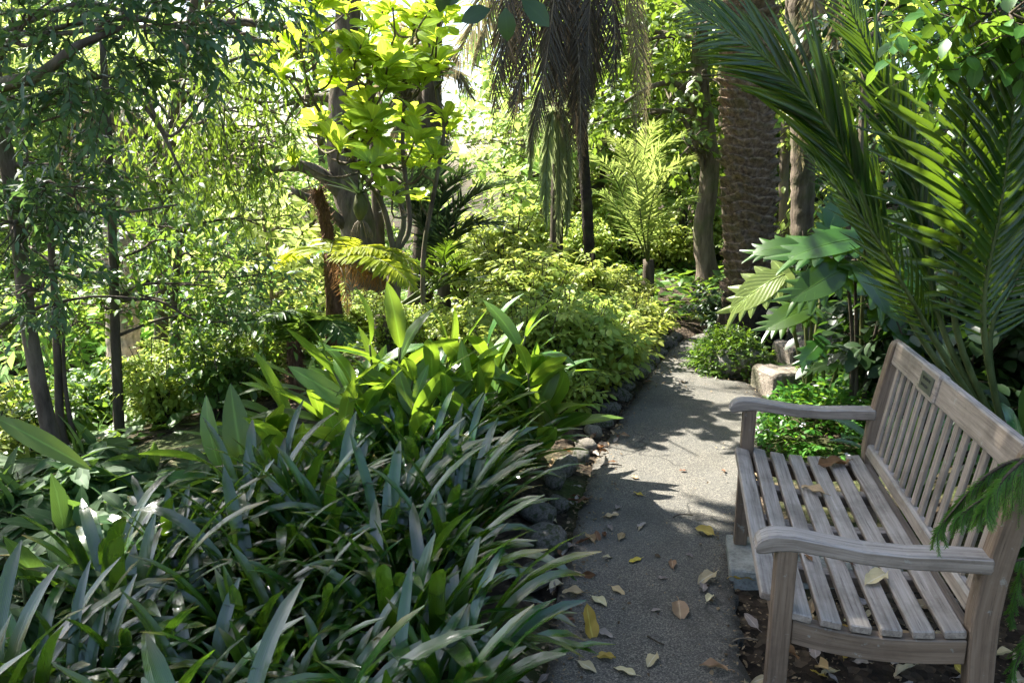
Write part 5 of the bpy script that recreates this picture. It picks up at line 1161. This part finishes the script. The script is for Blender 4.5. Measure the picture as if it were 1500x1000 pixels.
# dark bank shrubs behind the palm
for (px, dep, top, lab) in [(700, 12, 300, 'distant bright bush in the gap behind the dark fan palm'), (780, 13, 290, 'distant bright bush behind the weeping palm'), (850, 12, 300, 'distant bright bush left of the young feather palm'), (905, 13.5, 270, 'distant bright bush behind the young feather palm'), (975, 12.5, 300, 'distant bright bush between feather palm and grey tree'), (1040, 14, 280, 'distant bright bush behind the grey trunk'), (1085, 12, 330, 'distant bright bush just left of the thick palm'), (820, 16, 240, 'distant bright bush farthest behind the weeping palm'), (1180, 10.5, 300, 'distant bright bush right of the thick palm')]:
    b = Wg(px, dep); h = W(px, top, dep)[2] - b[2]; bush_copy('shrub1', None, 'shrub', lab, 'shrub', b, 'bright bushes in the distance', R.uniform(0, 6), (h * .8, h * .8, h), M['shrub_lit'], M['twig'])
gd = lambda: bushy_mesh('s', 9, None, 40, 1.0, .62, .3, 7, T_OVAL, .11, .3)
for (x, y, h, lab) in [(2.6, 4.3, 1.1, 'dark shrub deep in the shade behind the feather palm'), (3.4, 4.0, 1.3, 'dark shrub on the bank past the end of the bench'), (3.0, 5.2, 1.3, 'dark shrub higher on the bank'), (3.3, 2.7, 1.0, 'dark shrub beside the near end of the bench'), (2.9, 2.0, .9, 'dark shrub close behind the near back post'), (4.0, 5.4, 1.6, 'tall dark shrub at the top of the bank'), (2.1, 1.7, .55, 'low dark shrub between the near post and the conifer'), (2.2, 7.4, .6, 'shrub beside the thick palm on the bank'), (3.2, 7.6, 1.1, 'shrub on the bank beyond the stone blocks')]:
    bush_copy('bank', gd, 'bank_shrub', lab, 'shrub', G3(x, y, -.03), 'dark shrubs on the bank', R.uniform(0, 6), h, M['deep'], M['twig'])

# close dark twig at the top of the frame
b = np.array(G3(-.9, .9)); 
t = thing('overhanging_branch', 'small dark oval leaves hanging on a twig at the top centre', 'branch', W(735, -60, 2.2)); b0 = np.array(t.location)
tr = MB(); cr = MB(); tube(tr, spline([np.array([-.5, .6, 1.4]), np.array([-.2, .2, .5]), np.zeros(3), W(745, -5, 2.2) - b0], 12), np.linspace(.02, .004, 12), 6); tr.build('twig', M['twig'], t)
for (px, py, d, s) in [((718), 22, (-.8, -.1, -.25), .085), ((740), 20, (.1, -.1, -1), .085), ((765), 8, (.7, -.1, -.55), .10), ((725), 0, (-.6, -.2, .3), .08), ((650), -8, (-.2, 0, -.9), .06), ((680), -10, (-.7, 0, -.5), .07), ((755), -8, (.9, -.2, .2), .09)]:
    scatter(cr, T_OVAL, (W(px, py - 8, 2.2) - b0)[None], np.array([d], float), np.array([[.1, -1, .3]]), s, R.uniform(), 1.1)
cr.build('foliage', M['deep'], t)

# ---- trees in the distance, each with its own crown
def far_tree(label, px, dep, h, w_, m, seed, name='distant_tree', low=.08, dens=30, size=.27, tpl=T_FAR):
    b = Wg(px, dep); cl = []
    for k in range(11):
        a = R.uniform(0, 6.3); q = low + (1 - low) * (k + R.uniform(0, 1)) / 11; rr = w_ * (1 - .35 * q) * .62
        cl.append((b + np.array([math.cos(a) * rr, math.sin(a) * rr, h * q]), (w_ * .48, w_ * .48, h * .17)))
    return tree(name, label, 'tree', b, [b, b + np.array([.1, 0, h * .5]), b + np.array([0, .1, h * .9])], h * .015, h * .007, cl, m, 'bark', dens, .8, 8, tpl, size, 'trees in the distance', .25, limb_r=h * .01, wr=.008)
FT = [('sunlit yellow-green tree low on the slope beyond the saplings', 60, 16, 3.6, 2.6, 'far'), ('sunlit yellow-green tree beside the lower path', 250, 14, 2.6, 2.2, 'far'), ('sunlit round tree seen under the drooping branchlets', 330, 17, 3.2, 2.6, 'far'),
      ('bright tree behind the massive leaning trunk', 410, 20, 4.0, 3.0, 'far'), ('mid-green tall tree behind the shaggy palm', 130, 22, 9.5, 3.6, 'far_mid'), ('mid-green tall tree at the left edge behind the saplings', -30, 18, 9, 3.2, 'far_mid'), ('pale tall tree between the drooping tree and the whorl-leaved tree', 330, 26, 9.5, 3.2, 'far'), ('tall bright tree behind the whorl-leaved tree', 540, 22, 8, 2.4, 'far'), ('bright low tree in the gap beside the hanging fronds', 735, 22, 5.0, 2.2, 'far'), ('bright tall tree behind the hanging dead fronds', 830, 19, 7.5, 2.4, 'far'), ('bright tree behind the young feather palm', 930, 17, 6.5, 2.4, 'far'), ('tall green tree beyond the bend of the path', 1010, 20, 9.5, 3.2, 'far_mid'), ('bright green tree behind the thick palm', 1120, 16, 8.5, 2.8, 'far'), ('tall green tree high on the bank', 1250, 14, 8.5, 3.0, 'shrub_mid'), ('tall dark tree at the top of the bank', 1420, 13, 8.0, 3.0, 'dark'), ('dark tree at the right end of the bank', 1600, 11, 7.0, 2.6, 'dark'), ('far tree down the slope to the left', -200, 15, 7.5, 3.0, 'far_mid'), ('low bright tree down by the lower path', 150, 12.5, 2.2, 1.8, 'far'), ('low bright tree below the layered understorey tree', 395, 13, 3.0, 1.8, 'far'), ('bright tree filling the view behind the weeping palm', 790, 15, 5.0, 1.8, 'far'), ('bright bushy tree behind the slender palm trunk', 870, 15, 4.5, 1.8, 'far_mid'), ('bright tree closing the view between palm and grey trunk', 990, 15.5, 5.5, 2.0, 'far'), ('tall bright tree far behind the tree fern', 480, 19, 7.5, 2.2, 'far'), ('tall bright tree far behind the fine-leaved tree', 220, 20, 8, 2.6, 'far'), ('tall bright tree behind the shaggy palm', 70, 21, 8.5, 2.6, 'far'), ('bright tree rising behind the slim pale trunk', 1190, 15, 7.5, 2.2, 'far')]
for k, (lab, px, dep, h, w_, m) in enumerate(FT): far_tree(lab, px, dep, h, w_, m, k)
# ================================================================ fallen leaves and small things
def fallen(seed, m, kind):
    rg = np.random.default_rng(seed); mb = MB(); rows = 9; t = np.linspace(0, 1, rows); cs = np.linspace(-.5, .5, 5)
    w_ = np.interp(t, [0, .12, .35, .6, .85, 1], [.04, .25, .5, .48, .22, .01]) * rg.uniform(.8, 1.2)
    curl = rg.uniform(.2, 1.1); bend = rg.uniform(-.6, .9); tw = rg.normal() * .7
    V = np.zeros((rows, 5, 3)); V[..., 0] = cs[None] * w_[:, None] * (1 + .05 * np.sin(t * 9)[:, None]); V[..., 1] = t[:, None] - .5
    V[..., 2] = curl * (cs[None] ** 2) * w_[:, None] * 1.6 + bend * .35 * (t[:, None] - .5) ** 2 + .06 * np.sin(t * 11 + rg.uniform(0, 6))[:, None] * np.sign(cs)[None] + tw * .3 * (t[:, None] - .5) * cs[None] * w_[:, None] * 2
    V[..., 2] -= V[..., 2].min()
    A_ = np.zeros((rows, 5, 3)); A_[..., 0] = cs + .5; A_[..., 1] = t[:, None]; A_[..., 2] = rg.uniform()
    i = np.arange(rows - 1)[:, None] * 5; j = np.arange(4)[None]
    mb.add(V.reshape(-1, 3), np.stack([i + j, i + j + 1, i + 6 + j, i + 5 + j], -1).reshape(-1, 4), A_.reshape(-1, 3))
    tube(mb, spline([(0, .5 if 0 else -.5, V[0, 2, 2]), (.02, -.62, V[0, 2, 2] + .02), (.05, -.72, .03)], 5), .012, 4, lf=.2)
    return mb.mesh('fallen_leaf', m)
FL = {}
for k, c in enumerate(('yellow', 'tan', 'brown', 'grey', 'cream')): FL[c] = [fallen(500 + k * 10 + s, M['leaf_' + c], c) for s in range(4)]
def drop(c, p, size, label, group='fallen leaves', rz=None, tilt=.25):
    o = link('fallen_leaf', random.choice(FL[c])); size = size * 1.3; o.location = tuple(p); o.rotation_euler = (R.normal() * tilt * .5, R.normal() * tilt * .5, R.uniform(0, 6.3) if rz is None else rz); s = size
    o.scale = (s * R.uniform(.8, 1.2), s, s * R.uniform(.7, 1.2)); return tag(o, label, 'leaf', group)
PL = [(862, 925, 'yellow', .10, 'large yellow leaf standing at the edge of the strap leaves'), (930, 822, 'yellow', .055, 'yellow leaf flat on the path right of the strap leaves'), (1032, 780, 'yellow', .07, 'slim yellow leaf on the path before the concrete block'), (1035, 850, 'cream', .085, 'cream leaf beside the concrete block'), (1040, 878, 'cream', .05, 'small cream leaf below the concrete block'), (935, 725, 'yellow', .045, 'small yellow leaf just before the sunlit patch'), (985, 828, 'tan', .05, 'tan curled leaf near the middle of the path'), (995, 897, 'tan', .075, 'wide tan leaf lying near the armrest leg'), (878, 882, 'cream', .065, 'cream torn leaf beside the strap bed'), (905, 866, 'tan', .05, 'tan leaf next to the cream torn leaf'), (955, 970, 'cream', .06, 'cream folded leaf at the bottom middle of the path'), (888, 965, 'yellow', .05, 'yellow flat leaf below the standing yellow leaf'), (860, 978, 'cream', .06, 'cream leaf at the bottom edge of the strap bed'), (915, 985, 'cream', .06, 'cream pointed leaf at the bottom of the path'), (885, 930, 'grey', .05, 'grey leaf beside the standing yellow leaf'), (1045, 980, 'tan', .07, 'tan leaf near the bottom by the bench leg'), (865, 790, 'tan', .06, 'tan narrow leaf beside the biggest edging rock'), (885, 785, 'brown', .05, 'brown curled leaf beside the biggest edging rock'), (910, 787, 'tan', .055, 'tan curled leaf on the path opposite the bench seat'), (895, 757, 'tan', .06, 'tan leaf at the notch of the asphalt'), (890, 818, 'cream', .035, 'small cream leaf beside the strap bed'), (940, 770, 'grey', .05, 'dark grey crumpled leaf on the shaded path'), (938, 775, 'cream', .03, 'tiny cream leaf near the crumpled one'), (905, 745, 'grey', .035, 'tiny grey leaf before the sunlit patch'), (930, 700, 'tan', .035, 'tiny tan leaf in front of the sunlit patch'), (855, 735, 'brown', .07, 'orange-brown leaf in the notch of the asphalt'), (1095, 850, 'yellow', .09, 'big yellow-green leaf beside the concrete block'), (1030, 862, 'grey', .06, 'grey leaf tucked under the cream leaf'), (960, 895, 'grey', .03, 'tiny grey leaf left of the wide tan one'), (1010, 815, 'grey', .025, 'tiny grey fleck leaf on the path'), (970, 848, 'grey', .03, 'tiny dark leaf in the centre of the path'), (1000, 690, 'brown', .03, 'tiny brown leaf at the edge of the sunlight'), (905, 640, 'brown', .04, 'tiny brown leaf in the sunlit patch beside the rocks'), (1060, 690, 'brown', .03, 'tiny brown leaf in the sunlit patch by the bench'), (840, 870, 'tan', .07, 'tan leaf under the tips of the strap leaves'), (815, 860, 'cream', .06, 'cream leaf among the edge of the strap leaves'), (950, 560, 'brown', .05, 'small brown leaf on the far shaded path'), (1000, 560, 'brown', .04, 'tiny brown leaf on the far path')]
for px, py, c, s, lab in PL:
    p = GP(px, py, .012); drop(c, (p[0], p[1], .016), s, lab)
# the standing one leans
for q in [x for x in bpy.data.objects if x.get('label', '').startswith('large yellow leaf standing')]:
    q.rotation_euler = (1.05, .1, .5); q.location.z += .035
# litter below and before the bench, and along the strap bed
for k in range(172):
    s = R.uniform(-.55, 1.0); d = R.uniform(.0, .95)
    if s < 0: d = R.uniform(.1, .9)
    p = bp(s, d, 0); 
    if S1 - .31 < s < S1 + .11 and d < .75: continue
    if p[1] < 1.0: continue
    z = max(.016, float(ground_z(p[0], p[1])) + .012); c = random.choices(['brown', 'grey', 'tan', 'cream', 'yellow'], [3, 5, 4, 4, 1.5])[0]
    drop(c, (p[0], p[1], z), R.uniform(.035, .085), 'dry %s leaf in the litter under the bench' % {'brown': 'brown', 'grey': 'grey', 'tan': 'tan', 'cream': 'pale cream', 'yellow': 'yellow'}[c], 'leaf litter under the bench', tilt=.8)
for k in range(66):
    y = R.uniform(1.35, 4.6); x = left_x(y) + R.normal() * .09 - .05; z = max(.016, float(ground_z(x, y)) + .015); c = random.choices(['brown', 'grey', 'tan', 'cream'], [5, 3, 3, 1])[0]
    drop(c, (x, y, z), R.uniform(.025, .06), 'dry %s leaf caught along the border of the strap bed' % {'cream': 'pale cream'}.get(c, c), 'leaf litter along the bed', tilt=.7)
for k in range(14):
    x = R.uniform(-.9, .0); y = R.uniform(1.35, 1.7); drop(random.choice(['tan', 'brown', 'tan']), (x, y, float(ground_z(x, y)) + .05 + R.uniform(0, .05)), R.uniform(.07, .12), 'tan leaf lying between the front strap clumps', 'leaf litter along the bed', tilt=.9)
# leaves on the bench
for (s, d, c, sz, rz, lab) in [(1.10, .40, 'brown', .115, 1.9, 'long brown curled leaf on the far end of the bench seat'), (.83, .285, 'tan', .07, .7, 'tan leaf in the middle of the bench seat'), (.22, .36, 'cream', .075, 2.1, 'cream leaf on the seat behind the near armrest'), (.33, .30, 'brown', .05, .2, 'small brown leaf on the seat behind the near armrest'), (.30, .19, 'brown', .03, .2, 'tiny brown stalk lying on the near seat slats')]:
    p = bp(s, d, float(seat_z(d)) + .003); drop(c, p, sz, lab, 'leaves on the bench', rz, .1)
# bare soil and small debris on the bank behind: a few twigs on the path
for (px, py, l, rz, lab) in [(1000, 757, .10, .3, 'thin dark twig lying across the shaded path'), (895, 683, .12, .1, 'thin twig on the path next to the sunlit patch'), (1090, 940, .10, .2, 'thin pale twig on the path by the bench leg'), (960, 940, .07, 2.4, 'short twig near the bottom of the path')]:
    p = GP(px, py, .012); mb = MB(); tube(mb, spline([(-l / 2, 0, 0), (-l * .1, .008, .006), (l / 2, -.004, 0)], 7), .0028, 5, rough=.2); o = mb.build('fallen_twig', M['rachis_dead'] if 'pale' in lab else M['twig']); o.location = (p[0], p[1], .018); o.rotation_euler = (0, 0, rz); tag(o, lab, 'twig', 'twigs on the path')

# conifer whose branch hangs over the near armrest
b = np.array(G3(2.35, 1.35, -.05)); t = thing('conifer', 'feathery conifer whose drooping branch hangs over the near armrest', 'conifer', b)
tr = MB(); lf = MB(); tube(tr, spline([(0, 0, 0), (.03, .02, .7), (0, 0, 1.5)], 10), np.linspace(.03, .008, 10), 8, rough=.08)
def spray(P, n, L):
    """flat drooping branchlets with close-set needles"""
    for k in range(n):
        f = k / (n - 1); i = f * (len(P) - 1.001); i0 = int(i); p = P[i0] + (P[i0 + 1] - P[i0]) * (i - i0); T = nz(P[min(i0 + 1, len(P) - 1)] - P[max(i0 - 1, 0)])
        l = L * (1.1 - .75 * f) * R.uniform(.7, 1.15); e = np.array([T[0] * .35 + R.normal() * .12, T[1] * .35 + R.normal() * .25, -.75]); e = nz(e)
        Q = spline([p, p + (T * .45 + e * .55) * l * .5, p + e * l], 8); tube(tr, Q, np.linspace(.0016, .0006, 8), 3)
        m = 32; ff = np.linspace(.05, 1, m); qi = ff * 7; q0 = np.minimum(qi.astype(int), 6); C = Q[q0] + (Q[q0 + 1] - Q[q0]) * (qi - q0)[:, None]; TT = nz(Q[q0 + 1] - Q[q0]); S = nz(np.cross(TT, np.array([.2, -1, .2]))); 
        for sg in (1, -1): scatter(lf, T_PINNA, C, TT * .8 + sg * S * .75 + R.normal(size=(m, 3)) * .12, np.tile([.2, -1, .3], (m, 1)), R.uniform(.011, .019, m) * (1.1 - .5 * ff), R.uniform(0, 1, m), .8)
for pts, n, L in [([W(1560, 690, 1.75), W(1500, 672, 1.66), W(1440, 700, 1.60), W(1378, 768, 1.56)], 44, .19), ([W(1560, 700, 1.7), W(1510, 690, 1.62), W(1460, 715, 1.57), W(1410, 750, 1.55)], 40, .16), ([W(1580, 670, 1.7), W(1520, 665, 1.55), W(1480, 690, 1.48), W(1440, 740, 1.46)], 36, .16), ([W(1580, 860, 1.8), W(1530, 825, 1.72), W(1490, 820, 1.68), W(1455, 850, 1.66)], 18, .05), ([W(1600, 760, 1.9), W(1540, 780, 1.85), W(1500, 830, 1.8), W(1480, 900, 1.8)], 22, .16), ([W(1620, 880, 1.8), W(1560, 890, 1.75), W(1510, 930, 1.7), W(1480, 990, 1.7)], 22, .14)]:
    P = spline([np.asarray(q) - b for q in pts], 16); tube(tr, P, np.linspace(.006, .002, 16), 5); limb(tr, np.array([0, 0, max(.2, min(1.4, P[0][2] - .1))]), P[0], .012, .006, .03, 8, 6); spray(P, n, L)
tr.build('trunk', M['twig'], t); lf.build('foliage', M['conifer'], t)

# crumbs of dry leaf and grit gathered along the path edges and under the bench
mb = MB(); n = 3600; y = 1.2 + 5.6 * R.uniform(0, 1, n) ** 1.4; e = np.abs(R.normal(size=n)) * .10
lx = np.interp(y, LE[:-3, 1], LE[:-3, 0]); rx = np.interp(y, RE[:-3, 1], RE[:-3, 0]); sd_ = R.uniform(size=n)
x = np.where(sd_ < .5, lx + e - .04, np.where(sd_ < .72, rx - e + .05, R.uniform(lx, rx)))
k = R.uniform(size=n) < np.where(sd_ > .72, .25, 1.0); x, y = x[k], y[k]
q = 1500; s_b = R.uniform(-.5, 1.0, q); d_b = R.uniform(.0, 1.0, q); pb = O + A * s_b[:, None] + Bv * d_b[:, None]
pb = pb[~((s_b > S1 - .32) & (d_b < .75))]
x = np.concatenate([x, pb[:, 0]]); y = np.concatenate([y, pb[:, 1]]); n = len(x)
p = np.stack([x, y, np.maximum(.015, ground_z(x, y) + .006) + R.uniform(0, .006, n)], 1); a = R.uniform(0, 6.3, n)
scatter(mb, T_SMALL, p, np.stack([np.cos(a), np.sin(a), R.normal(size=n) * .15], 1), np.tile([0, 0, 1.], (n, 1)) + R.normal(size=(n, 3)) * .4, np.exp(R.normal(-4.6, .45, n)), R.uniform(0, 1, n), R.uniform(.5, 1.6, n))
tag(mb.build('leaf_crumbs', leaf_mat('leaf_crumb', (.045, .028, .016), (.34, .25, .15), (.3, .2, .1), .1, .7, .2, .0)), 'dry leaf crumbs gathered along the path edges', 'leaf litter', None, 'stuff')
